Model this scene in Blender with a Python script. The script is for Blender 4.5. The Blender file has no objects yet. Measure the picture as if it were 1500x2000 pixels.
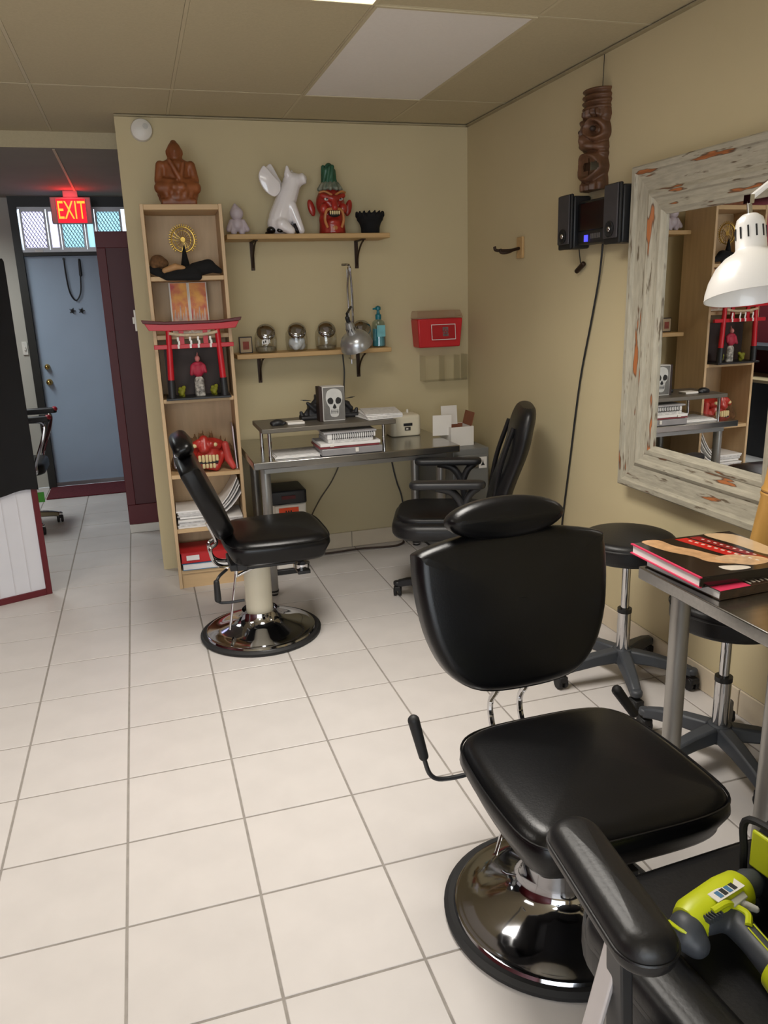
import bpy, bmesh, math, random
from mathutils import Vector, Matrix, Euler
random.seed(7)
C = bpy.context.scene.collection
SC = bpy.context.scene
PI = math.pi
def s2l(v):
    v = v/255.0
    return v/12.92 if v <= .04045 else ((v+.055)/1.055)**2.4
def rgb(r, g, b): return (s2l(r), s2l(g), s2l(b), 1)

# ---------------------------------------------------------------- camera
cam_d = bpy.data.cameras.new('camera'); cam = bpy.data.objects.new('camera', cam_d); C.objects.link(cam)
cam_d.sensor_fit = 'VERTICAL'; cam_d.sensor_height = 24; cam_d.lens = 1533.4/2000*24
cam_d.clip_start = .02
_r = Vector((.95494, -.29499, -.03166)); _w = Vector((.27707, .92379, -.26450))
yaw, pit, rol = .2913, -.2671, -.0328
_f = Vector((math.sin(yaw)*math.cos(pit), math.cos(yaw)*math.cos(pit), math.sin(pit)))
_r0 = Vector((math.cos(yaw), -math.sin(yaw), 0)); _u0 = _r0.cross(_f)
_r = math.cos(rol)*_r0 + math.sin(rol)*_u0; _u = -math.sin(rol)*_r0 + math.cos(rol)*_u0
cam.matrix_world = Matrix(((_r.x, _u.x, -_f.x, .531), (_r.y, _u.y, -_f.y, -1.457), (_r.z, _u.z, -_f.z, 1.540), (0, 0, 0, 1)))
SC.camera = cam
# ---------------------------------------------------------------- world, lights, exposure
w = bpy.data.worlds.new('sky'); SC.world = w; w.use_nodes = True
w.node_tree.nodes['Background'].inputs[0].default_value = (.80, .90, 1, 1)
w.node_tree.nodes['Background'].inputs[1].default_value = 1.6
SC.view_settings.view_transform = 'Standard'; SC.view_settings.look = 'None'
SC.view_settings.exposure = -0.10; SC.view_settings.gamma = 1; SC.view_settings.use_curve_mapping = False
def area(name, loc, sx, sy, power, col, rot=(0, 0, 0), spread=PI):
    d = bpy.data.lights.new(name, 'AREA'); d.shape = 'RECTANGLE'; d.size = sx; d.size_y = sy
    d.energy = power; d.color = col; d.spread = spread
    o = bpy.data.objects.new(name, d); o.location = loc; o.rotation_euler = rot; C.objects.link(o); return o
area('ceiling_fixture_light', (1.115, .81, 2.470), .56, 1.16, 30, (1, .95, .88), spread=2.3)
area('ceiling_fixture_light', (-1.40, .80, 2.470), .56, 1.16, 24, (1, .95, .88), spread=2.3)
area('ceiling_fixture_light', (-.12, -2.95, 2.470), .56, 1.16, 24, (1, .96, .90), spread=2.3)
area('window_daylight', (-.6, -4.35, 1.45), 3.4, 2.0, 100, (.88, .94, 1), (PI/2, 0, 0))
area('hall_daylight', (.1, 6.45, 2.42), 1.3, .7, 30, (.72, .86, 1), (-math.radians(72), 0, 0))
area('hall_fill_light', (-.85, 4.75, 2.40), .56, 1.1, 26, (.90, .96, .95), spread=2.6)  # added fill light with no visible fixture, brightens the hall door and floor

# ---------------------------------------------------------------- materials
MATS = {}
def mat(name, col, rough=.5, metal=0, var=None, bump=None, emit=0, spec=.5, coat=0, stretch=(1, 1, 1), col2=None, trans=0, rnd=0):
    if name in MATS: return MATS[name]
    m = bpy.data.materials.new(name); m.use_nodes = True; nt = m.node_tree; n = nt.nodes; L = nt.links
    b = n['Principled BSDF']; b.inputs['Base Color'].default_value = col; b.inputs['Roughness'].default_value = rough
    b.inputs['Metallic'].default_value = metal; b.inputs['Specular IOR Level'].default_value = spec
    b.inputs['Coat Weight'].default_value = coat; b.inputs['Coat Roughness'].default_value = .08
    if emit:
        b.inputs['Emission Color'].default_value = col; b.inputs['Emission Strength'].default_value = emit
    if trans: b.inputs['Transmission Weight'].default_value = trans
    tc = n.new('ShaderNodeTexCoord'); mp = n.new('ShaderNodeMapping'); mp.inputs['Scale'].default_value = stretch
    L.new(tc.outputs['Object'], mp.inputs[0])
    if var:
        nz = n.new('ShaderNodeTexNoise'); nz.inputs['Scale'].default_value = var[0]; nz.inputs['Detail'].default_value = 4
        L.new(mp.outputs[0], nz.inputs[0])
        rp = n.new('ShaderNodeValToRGB'); e = rp.color_ramp.elements
        e[0].position = .3; e[1].position = .7
        c2 = col2 or tuple(min(1, c*(1-var[1])) for c in col[:3])+(1,)
        e[0].color = c2; e[1].color = col
        L.new(nz.outputs[0], rp.inputs[0]); out = rp.outputs[0]
        if rnd:
            oi = n.new('ShaderNodeObjectInfo'); hs = n.new('ShaderNodeHueSaturation')
            mr = n.new('ShaderNodeMapRange'); mr.inputs[3].default_value = 1-rnd; mr.inputs[4].default_value = 1+rnd
            L.new(oi.outputs['Random'], mr.inputs[0]); L.new(mr.outputs[0], hs.inputs['Value']); L.new(out, hs.inputs['Color']); out = hs.outputs[0]
        L.new(out, b.inputs['Base Color'])
    if bump:
        nb = n.new('ShaderNodeTexNoise'); nb.inputs['Scale'].default_value = bump[0]; nb.inputs['Detail'].default_value = 3
        L.new(mp.outputs[0], nb.inputs[0]); bp = n.new('ShaderNodeBump'); bp.inputs['Strength'].default_value = bump[1]; bp.inputs['Distance'].default_value = .002
        L.new(nb.outputs[0], bp.inputs['Height']); L.new(bp.outputs[0], b.inputs['Normal'])
    MATS[name] = m; return m
def thin_glass(name, tint=(1, 1, 1, 1), op=.12, rough=.03):
    if name in MATS: return MATS[name]
    m = bpy.data.materials.new(name); m.use_nodes = True; nt = m.node_tree; n = nt.nodes; L = nt.links
    n.remove(n['Principled BSDF']); t = n.new('ShaderNodeBsdfTransparent'); t.inputs[0].default_value = tint
    g = n.new('ShaderNodeBsdfGlossy'); g.inputs['Roughness'].default_value = rough
    fr = n.new('ShaderNodeLayerWeight'); fr.inputs[0].default_value = .25
    ad = n.new('ShaderNodeMath'); ad.operation = 'ADD'; ad.inputs[1].default_value = op*.3
    mu = n.new('ShaderNodeMath'); mu.operation = 'MULTIPLY'; mu.inputs[1].default_value = .6
    L.new(fr.outputs['Facing'], mu.inputs[0]); L.new(mu.outputs[0], ad.inputs[0])
    mx = n.new('ShaderNodeMixShader'); L.new(ad.outputs[0], mx.inputs[0]); L.new(t.outputs[0], mx.inputs[1]); L.new(g.outputs[0], mx.inputs[2])
    L.new(mx.outputs[0], n['Material Output'].inputs[0]); MATS[name] = m; return m
def chipped(name, stretch):
    m = mat(name, rgb(182, 176, 158), .66, var=(9, .26), bump=(14, .6), stretch=stretch)
    nt = m.node_tree; n = nt.nodes; L = nt.links; b = n['Principled BSDF']
    base = b.inputs['Base Color'].links[0].from_socket
    tc = n.new('ShaderNodeTexCoord'); mp = n.new('ShaderNodeMapping'); mp.inputs['Scale'].default_value = tuple(.55*s for s in stretch)
    L.new(tc.outputs['Object'], mp.inputs[0])
    def layer(scale, lo, hi, col, src, loc):
        q = n.new('ShaderNodeMapping'); q.inputs['Location'].default_value = loc; L.new(mp.outputs[0], q.inputs[0])
        z = n.new('ShaderNodeTexNoise'); z.inputs['Scale'].default_value = scale; z.inputs['Detail'].default_value = 3; z.inputs['Roughness'].default_value = .6
        L.new(q.outputs[0], z.inputs[0]); r = n.new('ShaderNodeValToRGB'); r.color_ramp.elements[0].position = lo; r.color_ramp.elements[1].position = hi
        L.new(z.outputs[0], r.inputs[0]); x = n.new('ShaderNodeMix'); x.data_type = 'RGBA'
        L.new(r.outputs[0], x.inputs[0]); L.new(src, x.inputs[6]); x.inputs[7].default_value = col; return x.outputs[2]
    o = layer(9, .62, .70, rgb(98, 86, 68), base, (3, 1, 7))
    o = layer(3.4, .605, .63, rgb(92, 70, 52), o, (0, 0, 0))
    o = layer(3.4, .63, .655, rgb(172, 104, 58), o, (0, 0, 0))
    L.new(o, b.inputs['Base Color']); return m

WALL = mat('wall_paint', rgb(205, 191, 153), .75, var=(2.2, .05), bump=(60, .08))
WALLW = mat('hall_wall_paint', rgb(190, 187, 178), .8, var=(2, .06))
MAROON = mat('maroon_paint', rgb(96, 18, 28), .5, var=(2, .12))
MAROON_D = mat('maroon_panel_paint', rgb(78, 14, 24), .5, var=(2, .12))
CEIL = mat('ceiling_board', rgb(196, 184, 152), .9, var=(90, .07), bump=(180, .25))
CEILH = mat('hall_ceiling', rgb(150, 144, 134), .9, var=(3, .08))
TBAR = mat('ceiling_bar_paint', rgb(200, 188, 157), .6, var=(5, .04))
TILE = mat('ceramic_tile', rgb(203, 198, 195), .34, var=(7, .07), bump=(40, .04), spec=.4, rnd=.025)
GROUT = mat('grout', rgb(150, 144, 138), .9, var=(30, .2))
SKIRT = mat('skirting_tile', rgb(214, 200, 176), .4, var=(8, .08))
DIFF = mat('diffuser_acrylic', rgb(240, 236, 232), .55, var=(60, .03), bump=(200, .3))
LIT = mat('lit_diffuser', (1, .94, .84, 1), .5, emit=4, var=None)
LEATH = mat('black_leather', rgb(12, 12, 14), .30, var=(14, .3), bump=(220, .10), spec=.32)
LEATH2 = mat('soft_black_leather', rgb(22, 22, 24), .40, var=(12, .3), bump=(150, .15), spec=.4)
BLKP = mat('black_plastic', rgb(30, 31, 34), .45, var=(20, .2))
GREYP = mat('charcoal_plastic', rgb(62, 66, 72), .5, var=(20, .15), bump=(150, .1))
RUB = mat('black_rubber', rgb(20, 20, 22), .6, var=(20, .2))
CHROME = mat('chrome', (.62, .62, .63, 1), .06, 1, var=(3, .08))
CHROMED = mat('dark_chrome', (.42, .42, .44, 1), .08, 1, var=(3, .12))
STEEL = mat('brushed_steel', (.46, .45, .43, 1), .24, 1, var=(3, .15), stretch=(1, 30, 30))
STEELL = mat('grey_metal_leg', rgb(168, 166, 162), .38, .75, var=(4, .1))
CREAM = mat('cream_enamel', rgb(216, 208, 186), .4, var=(6, .06))
BIRCH = mat('birch_veneer', rgb(208, 178, 138), .5, var=(5, .14), stretch=(7, 7, .7))
BIRCHH = mat('birch_shelf', rgb(206, 174, 130), .5, var=(5, .14), stretch=(.7, 7, 7))
PINE = mat('pine_board', rgb(200, 164, 112), .5, var=(5, .2), stretch=(.6, 8, 8))
IRON = mat('bronze_bracket', rgb(60, 44, 34), .45, .6, var=(20, .25))
CARVED = mat('carved_brown_wood', rgb(150, 88, 50), .42, var=(8, .4), bump=(40, .3), stretch=(2, 2, .6))
TIKIW = mat('tiki_wood', rgb(112, 76, 52), .45, var=(7, .6), bump=(40, .4), stretch=(3, 3, .6))
TIKID = mat('tiki_dark', rgb(48, 32, 24), .6, var=(10, .4))
GOLD = mat('gold_filigree', rgb(200, 166, 84), .3, .9, var=(40, .3))
BLACK = mat('black_cloth', rgb(14, 14, 17), .9, var=(8, .4), bump=(90, .3))
FUR = mat('brown_fur', rgb(118, 84, 52), .95, var=(60, .55), bump=(120, .9))
TAN = mat('tan_skin', rgb(186, 142, 96), .6, var=(12, .2))
RED = mat('lacquer_red', rgb(190, 20, 36), .4, var=(6, .12))
REDD = mat('dark_red_lacquer', rgb(90, 24, 26), .5, var=(6, .2))
DEMON = mat('demon_red', rgb(176, 46, 36), .3, var=(14, .4), coat=.3)
DEMON2 = mat('demon_tan', rgb(196, 128, 74), .35, var=(14, .3), coat=.3)
MASKR = mat('mask_red', rgb(196, 52, 44), .4, var=(12, .4), coat=.2)
IVORY = mat('ivory_teeth', rgb(232, 212, 160), .3, var=(18, .2))
GREENK = mat('topknot_green', rgb(44, 96, 72), .4, var=(18, .5))
WHITEC = mat('white_ceramic', rgb(238, 234, 236), .12, var=(5, .03), coat=.5)
PALE = mat('pale_vinyl', rgb(198, 186, 194), .45, var=(6, .06))
PAPER = mat('paper', rgb(232, 230, 228), .8, var=(14, .06))
PAPERP = mat('printed_paper', rgb(226, 224, 222), .8, var=(60, .35), stretch=(1, 3, 1))
WHITEP = mat('white_plastic', rgb(226, 222, 214), .4, var=(6, .04))
CARDW = mat('white_card', rgb(226, 222, 216), .7, var=(6, .05))
CARDB = mat('brown_card', rgb(134, 82, 56), .8, var=(12, .15))
TEAL = mat('teal_liquid', rgb(70, 158, 172), .2, var=(8, .15))
TEALD = mat('teal_plastic', rgb(20, 116, 130), .3, var=(8, .1))
SHARPS = mat('sharps_red', rgb(206, 40, 48), .35, var=(6, .1))
LABELR = mat('label_red', rgb(178, 20, 28), .5, var=(20, .1))
LABELG = mat('label_grey', rgb(130, 112, 112), .6, var=(60, .5))
ORANGE = mat('orange_sticker', rgb(240, 84, 40), .6, var=(20, .08))
LIME = mat('lime_plastic', rgb(196, 206, 28), .4, var=(8, .1))
GREYC = mat('cabinet_grey', rgb(128, 130, 130), .45, .3, var=(4, .08))
BLUEB = mat('blue_book', rgb(60, 118, 160), .5, var=(9, .15))
REDB = mat('red_book', rgb(196, 36, 40), .5, var=(9, .15))
PINKB = mat('pink_book_edge', rgb(214, 52, 92), .5, var=(9, .12))
BLKCOV = mat('black_book_cover', rgb(26, 20, 18), .12, var=(14, .3), coat=.4)
SKIN = mat('printed_skin', rgb(216, 170, 124), .18, var=(40, .3), coat=.4)
REDPR = mat('printed_red', rgb(206, 34, 30), .18, var=(20, .15), coat=.4)
WHITEPR = mat('printed_white', rgb(232, 222, 208), .25, var=(30, .15), coat=.4)
BAMBOO = mat('bamboo', rgb(206, 158, 84), .4, var=(5, .22), stretch=(6, 6, .8))
LAMPW = mat('white_enamel', rgb(232, 230, 226), .3, var=(5, .03), coat=.3)
LAMPS = mat('silver_enamel', rgb(176, 178, 180), .28, .7, var=(5, .06))
SPKG = mat('speaker_grey', rgb(72, 70, 74), .55, .3, var=(30, .12))
BLUELED = mat('blue_display', (.08, .08, 1, 1), .4, emit=1.2)
DOORP = mat('door_blue_grey', rgb(158, 176, 198), .45, var=(3, .06))
DARKFR = mat('dark_frame', rgb(40, 40, 38), .5, var=(6, .2))
ALU = mat('aluminium', rgb(150, 148, 150), .35, .7, var=(6, .15))
BRASS = mat('brass', rgb(190, 160, 90), .25, .9, var=(9, .15))
EXITR = mat('exit_red', (1, .0, .02, 1), .4, emit=.9)
EXITL = mat('exit_letters', (1, .20, .015, 1), .4, emit=3.2)
EXITH = mat('exit_housing', rgb(170, 160, 158), .5, var=(6, .05))
WARM = mat('flame_print', rgb(246, 190, 96), .6, var=(17, .5), col2=rgb(204, 96, 92))
DARKBR = mat('dark_brown_board', rgb(48, 28, 20), .6, var=(6, .4))
SKULLP = mat('skull_white', rgb(214, 214, 210), .5, var=(9, .25))
YELG = mat('yellow_green_flower', rgb(140, 140, 30), .7, var=(20, .4))
MIRROR = mat('mirror_silver', (.90, .90, .89, 1), .0, 1, var=None)
GLASS = thin_glass('clear_glass'); GLASSJ = thin_glass('jar_glass', (.94, .94, .91, 1), .25)
ACRYL = thin_glass('clear_acrylic', (.985, .985, .97, 1), .1, .15)
LIDCL = thin_glass('sharps_clear_lid', (.99, .93, .92, 1), .3, .25)
PANEW = mat('frosted_pane_white', (.92, .90, 1, 1), .6, trans=.0); PANET = None
def pane(name, tint):
    m = bpy.data.materials.new(name); m.use_nodes = True; n = m.node_tree.nodes; L = m.node_tree.links
    n.remove(n['Principled BSDF']); t = n.new('ShaderNodeBsdfTransparent'); t.inputs[0].default_value = tint
    d = n.new('ShaderNodeBsdfTranslucent'); d.inputs[0].default_value = tint
    x = n.new('ShaderNodeMixShader'); x.inputs[0].default_value = .3; L.new(t.outputs[0], x.inputs[1]); L.new(d.outputs[0], x.inputs[2])
    L.new(x.outputs[0], n['Material Output'].inputs[0]); return m
PANEL = pane('lilac_pane', (.80, .74, .86, 1)); PANET = pane('teal_pane', (.50, .64, .66, 1))

# ---------------------------------------------------------------- builders
MW = {}
def tag(o, label=None, cat=None, group=None, kind=None):
    if label: o['label'] = label
    if cat: o['category'] = cat
    if group: o['group'] = group
    if kind: o['kind'] = kind
    return o
def thing(name, label, cat, loc=(0, 0, 0), rz=0, group=None, rot=None):
    o = bpy.data.objects.new(name, None); C.objects.link(o); o.empty_display_size = .05
    o.location = loc; e = rot or (0, 0, rz); o.rotation_euler = e
    MW[o] = Matrix.Translation(loc) @ Euler(e).to_matrix().to_4x4()
    return tag(o, label, cat, group)
def rot_to(d):
    return Vector((0, 0, 1)).rotation_difference(Vector(d).normalized()).to_matrix().to_4x4()
class B:
    def __init__(s): s.bm = bmesh.new(); s.mi = 0
    def _f(s, vs):
        try: f = s.bm.faces.new(vs); f.material_index = s.mi; return f
        except ValueError: return None
    def box(s, c, d, rot=None, M=None):
        R = Euler(rot).to_matrix().to_4x4() if rot else Matrix()
        T = (M or Matrix()) @ Matrix.Translation(c) @ R
        v = [s.bm.verts.new(T @ Vector((x*d[0]/2, y*d[1]/2, z*d[2]/2))) for x in (-1, 1) for y in (-1, 1) for z in (-1, 1)]
        for q in ((0, 1, 3, 2), (4, 6, 7, 5), (0, 4, 5, 1), (2, 3, 7, 6), (0, 2, 6, 4), (1, 5, 7, 3)): s._f([v[i] for i in q])
        return s
    def bb(s, x0, x1, y0, y1, z0, z1, M=None):
        return s.box(((x0+x1)/2, (y0+y1)/2, (z0+z1)/2), (x1-x0, y1-y0, z1-z0), M=M)
    def rings(s, rs, cap=True, closed=False):
        V = [[s.bm.verts.new(p) for p in r] for r in rs]; n = len(V[0])
        for a, b in zip(V, V[1:]+([V[0]] if closed else [])):
            for i in range(n): s._f([a[i], a[(i+1) % n], b[(i+1) % n], b[i]])
        if cap and not closed: s._f(V[0][::-1]); s._f(V[-1])
        return s
    def cyl(s, p0, p1, r0, r1=None, n=16):
        p0 = Vector(p0); p1 = Vector(p1); r1 = r0 if r1 is None else r1; R = rot_to(p1-p0)
        c = [R @ Vector((math.cos(2*PI*i/n), math.sin(2*PI*i/n), 0)) for i in range(n)]
        return s.rings([[p0+q*r0 for q in c], [p1+q*r1 for q in c]])
    def lathe(s, prof, n=32, M=None, cap=True):
        M = M or Matrix()
        return s.rings([[M @ Vector((max(r, 1e-4)*math.cos(2*PI*i/n), max(r, 1e-4)*math.sin(2*PI*i/n), z)) for i in range(n)] for r, z in prof], cap)
    def sph(s, c, r, n=16, rot=None, m=10):
        if not hasattr(r, '__len__'): r = (r, r, r)
        M = Matrix.Translation(c) @ (Euler(rot).to_matrix().to_4x4() if rot else Matrix()) @ Matrix.Diagonal((*r, 1))
        return s.lathe([(math.sin(PI*k/m), -math.cos(PI*k/m)) for k in range(m+1)], n, M)
    def cap(s, p0, p1, r0, r1=None, n=14):
        r1 = r0 if r1 is None else r1
        s.cyl(p0, p1, r0, r1, n); s.sph(p0, r0, n, m=8); s.sph(p1, r1, n, m=8); return s
    def tube(s, pts, r, n=8, closed=False, rs=None):
        P = [Vector(p) for p in pts]; rr = []; up = None
        for i, p in enumerate(P):
            a = P[i-1] if (i or closed) else p; b = P[(i+1) % len(P)] if (i < len(P)-1 or closed) else p
            t = (b-a).normalized()
            if up is None: up = t.orthogonal().normalized()
            else: up = (up-t*up.dot(t)).normalized()
            v = t.cross(up); q = rs[i] if rs else r
            rr.append([p+(up*math.cos(2*PI*k/n)+v*math.sin(2*PI*k/n))*q for k in range(n)])
        return s.rings(rr, True, closed)
    def prism(s, poly, z0, z1, M=None):
        M = M or Matrix()
        return s.rings([[M @ Vector((x, y, z)) for x, y in poly] for z in (z0, z1)])
    def beam(s, p0, p1, a, b, side=(0, 0, 1)):
        p0 = Vector(p0); p1 = Vector(p1); t = (p1-p0).normalized(); u = Vector(side); u = (u-t*u.dot(t)).normalized(); v = t.cross(u)
        k = ((-1, -1), (1, -1), (1, 1), (-1, 1))
        return s.rings([[p+v*x*q[0]/2+u*y*q[1]/2 for x, y in k] for p, q in ((p0, a), (p1, b))])
    def cushion(s, ol, th, er, dome=0, M=None, under=.5, taper=0):
        M = M or Matrix(); P = [Vector((x, y)) for x, y in ol]; n = len(P); c = sum(P, Vector((0, 0)))/n
        nr = []
        for i in range(n):
            t = (P[(i+1) % n]-P[i-1]).normalized(); nr.append(Vector((t.y, -t.x)))
        area2 = sum(P[i-1].x*P[i].y-P[i].x*P[i-1].y for i in range(n))
        if area2 < 0: nr = [-q for q in nr]
        R = []; K = 5; ub = er*under
        def ring(d, z): return [M @ Vector((*(P[i]-nr[i]*d), z)) for i in range(n)]
        for k in range(K+1):
            a = PI/2*k/K; R.append(ring(taper+ub*(1-math.sin(a)), ub*(1-math.cos(a))))
        for k in range(K+1):
            a = PI/2*k/K; R.append(ring(er*(1-math.cos(a)), th-er+er*math.sin(a)))
        for f in (.82, .62, .4, .2, .06):
            R.append([M @ Vector((*(c+(P[i]-nr[i]*er-c)*f), th+dome*(1-f*f))) for i in range(n)])
        return s.rings(R)
    def obj(s, name, m, parent=None, smooth=38, bevel=0, seg=2, remesh=0, sub=0, world=True, it=4):
        bm = s.bm; bmesh.ops.recalc_face_normals(bm, faces=bm.faces)
        loc = Vector((0, 0, 0))
        if parent is not None:
            if world: bm.transform(MW[parent].inverted())
        elif world:
            xs = [v.co for v in bm.verts]
            loc = Vector(((min(v.x for v in xs)+max(v.x for v in xs))/2, (min(v.y for v in xs)+max(v.y for v in xs))/2, min(v.z for v in xs)))
            bm.transform(Matrix.Translation(-loc))
        me = bpy.data.meshes.new(name); bm.to_mesh(me); bm.free()
        for q in (m if isinstance(m, (list, tuple)) else [m]): me.materials.append(q)
        if smooth:
            me.shade_smooth()
            if not remesh: me.set_sharp_from_angle(angle=math.radians(smooth))
        o = bpy.data.objects.new(name, me); C.objects.link(o); o.location = loc
        if parent is not None: o.parent = parent; MW[o] = MW[parent]
        else: MW[o] = Matrix.Translation(loc)
        if remesh:
            q = o.modifiers.new('remesh', 'REMESH'); q.mode = 'VOXEL'; q.voxel_size = remesh; q.use_smooth_shade = True
            q = o.modifiers.new('smooth', 'SMOOTH'); q.iterations = it; q.factor = .6
        if bevel:
            q = o.modifiers.new('bevel', 'BEVEL'); q.width = bevel; q.segments = seg; q.limit_method = 'ANGLE'; q.angle_limit = math.radians(40)
        if sub:
            q = o.modifiers.new('sub', 'SUBSURF'); q.levels = sub; q.render_levels = sub
        return o
def rrect(w, h, r, n=6, cx=0, cy=0):
    o = []
    for (sx, sy, a0) in ((1, 1, 0), (-1, 1, PI/2), (-1, -1, PI), (1, -1, 1.5*PI)):
        for k in range(n+1):
            a = a0+PI/2*k/n; o.append((cx+sx*(w/2-r)+r*math.cos(a), cy+sy*(h/2-r)+r*math.sin(a)))
    return o
def smooth_poly(ctrl, n=6):
    o = []; N = len(ctrl)
    for i in range(N):
        p0, p1, p2, p3 = [Vector(ctrl[(i+k-1) % N]) for k in range(4)]
        for k in range(n):
            t = k/n
            o.append(tuple(.5*((2*p1)+(p2-p0)*t+(2*p0-5*p1+4*p2-p3)*t*t+(3*p1-p0-3*p2+p3)*t**3)))
    return o
def spline(ctrl, n=6):
    o = []; P = [Vector(p) for p in ctrl]; P = [2*P[0]-P[1]]+P+[2*P[-1]-P[-2]]
    for i in range(1, len(P)-2):
        p0, p1, p2, p3 = P[i-1:i+3]
        for k in range(n):
            t = k/n; o.append(.5*((2*p1)+(p2-p0)*t+(2*p0-5*p1+4*p2-p3)*t*t+(3*p1-p0-3*p2+p3)*t**3))
    o.append(P[-2]); return o
def text(name, body, size, M, ext, m, parent):
    cu = bpy.data.curves.new(name, 'FONT'); cu.body = body; cu.size = size; cu.extrude = ext; cu.align_x = 'CENTER'; cu.align_y = 'CENTER'
    t = bpy.data.objects.new('t', cu); C.objects.link(t)
    me = bpy.data.meshes.new_from_object(t.evaluated_get(bpy.context.evaluated_depsgraph_get())); bpy.data.objects.remove(t)
    me.transform(MW[parent].inverted() @ M); me.materials.clear(); me.materials.append(m)
    o = bpy.data.objects.new(name, me); C.objects.link(o); o.parent = parent; MW[o] = MW[parent]; return o
def struct(name, b, m, **k):
    return tag(b.obj(name, m, **k), kind='structure')

# ================================================================ ROOM
XR, YB, H, XL, YF, YD, HH = 2.524, 3.22, 2.50, -2.60, -4.50, 5.95, 2.415
T, TY = .345, .343
fl = struct('floor', B().bb(XL, XR, YF, YD, -.06, -.0022), GROUT, smooth=0)
g = .0035
tile_mesh = {}
def tile_geo(b, x0, x1, y0, y1):
    c = .0015
    lo = [(x0+g, y0+g), (x1-g, y0+g), (x1-g, y1-g), (x0+g, y1-g)]; hi = [(x0+g+c, y0+g+c), (x1-g-c, y0+g+c), (x1-g-c, y1-g-c), (x0+g+c, y1-g-c)]
    b.rings([[Vector((x, y, -.006)) for x, y in lo], [Vector((x, y, -.0012)) for x, y in lo], [Vector((x, y, 0)) for x, y in hi]])
proto = None
rest = B()
for i in range(-8, 8):
    for j in range(-14, 18):
        x0, y0 = i*T, j*TY; x1, y1 = x0+T, y0+TY
        x1 = min(x1, XR); y1 = min(y1, YD); x0 = max(x0, XL); y0 = max(y0, YF)
        if x1-x0 < .02 or y1-y0 < .02: continue
        if -2 <= i and -4 <= j:
            key = (round(x1-x0, 3), round(y1-y0, 3))
            if key not in tile_mesh:
                b = B(); tile_geo(b, -(x1-x0)/2, (x1-x0)/2, -(y1-y0)/2, (y1-y0)/2)
                o = b.obj('floor_tile', TILE, fl, smooth=0, world=False); tile_mesh[key] = o
            else:
                o = tile_mesh[key].copy(); C.objects.link(o)
            o.location = Vector(((x0+x1)/2, (y0+y1)/2, 0)) - fl.location
        else: tile_geo(rest, x0, x1, y0, y1)
tag(rest.obj('floor_tile_field', TILE, fl, smooth=0), kind='stuff')

# walls
struct('wall_right', B().bb(XR, XR+.1, YF, YD, 0, H+.1), WALL, smooth=0)
struct('wall_back', B().bb(.54, XR-.001, YB, YB+.12, 0, H+.1), WALL, smooth=0)
struct('wall_left', B().bb(XL-.1, XL, YF, YD, 0, H+.1), MAROON, smooth=0)
struct('wall_hall_left', B().bb(-1.42, -1.32, 3.72, YD, 0, HH), MAROON, smooth=0)
b = B()
b.bb(XL, -.33, YD, YD+.1, 0, H+.1); b.bb(.62, XR, YD, YD+.1, 0, H+.1); b.bb(-.33, .62, YD, YD+.1, HH, H+.1)
struct('wall_hall', b, WALLW, smooth=0)
b = B(); b.bb(XL, -2.3, YF-.1, YF, 0, H+.1); b.bb(1.1, XR, YF-.1, YF, 0, H+.1); b.bb(-2.3, 1.1, YF-.1, YF, 0, .45); b.bb(-2.3, 1.1, YF-.1, YF, 2.35, H+.1)
struct('wall_front', b, WALL, smooth=0)
b = B()
for x in (-2.3, -1.17, -.03, 1.1): b.bb(x-.03, x+.03, YF-.08, YF-.02, .45, 2.35)
for z in (.48, 2.32): b.bb(-2.3, 1.1, YF-.08, YF-.02, z-.03, z+.03)
win = struct('window_1', b, ALU, smooth=0)
B().bb(-2.3, 1.1, YF-.056, YF-.050, .45, 2.35).obj('window_pane', GLASS, win, smooth=0)

# ceiling: panels and bars as pieces
ce = struct('ceiling', B().bb(XL, XR, YF, YD+.1, H+.03, H+.10), CEIL, smooth=0)
xs = [2.04-.615*k for k in range(0, 8)][::-1]+[XR]; xs = [XL]+[x for x in xs if x > XL+.05]
ys = [YF, -3.55, -2.31, -1.07, .19, 1.435, 2.68, 3.72]
fixtures = {(5, 3): 1}
def cells():
    for i in range(len(xs)-1):
        for j in range(len(ys)-1): yield i, j, xs[i], xs[i+1], ys[j], ys[j+1]
lit_cells = [(1.115, .8), (-1.40, .80), (-.12, -2.95)]
for i, j, x0, x1, y0, y1 in cells():
    cx, cy = (x0+x1)/2, (y0+y1)/2
    kind = None
    if x0 > 1.3 and x1 < 2.1 and 1.3 < y0 < 1.5: kind = 'dim'
    for lx, ly in lit_cells:
        if abs(cx-lx) < .3 and abs(cy-ly) < .5: kind = 'lit'
    if kind:
        t = thing('ceiling_light', 'unlit pale ceiling light panel near the back right corner' if kind == 'dim' else 'lit fluorescent ceiling panel at the top edge of the view' if cx > .5 else 'lit fluorescent ceiling panel over the left side of the room' if cy > 0 else 'lit fluorescent ceiling panel behind the viewer', 'light', (cx, cy, H-.006))
        q = B()
        for (a0, a1, c0, c1) in ((x0, x1, y0, y0+.012), (x0, x1, y1-.012, y1), (x0, x0+.012, y0+.012, y1-.012), (x1-.012, x1, y0+.012, y1-.012)): q.bb(a0, a1, c0, c1, H-.006, H+.02)
        q.obj('frame', TBAR, t, smooth=0)
        B().bb(x0+.013, x1-.013, y0+.013, y1-.013, H-.003, H+.004).obj('diffuser', LIT if kind == 'lit' else DIFF, t, smooth=0)
    elif y1 <= 3.75:
        B().bb(x0+.008, x1-.008, y0+.008, y1-.008, H, H+.012).obj('ceiling_panel', CEIL, ce, smooth=0)
for x in xs[1:-1]: B().bb(x-.007, x+.007, YF, 3.72, H-.001, H+.02).obj('ceiling_bar', TBAR, ce, smooth=0)
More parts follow.
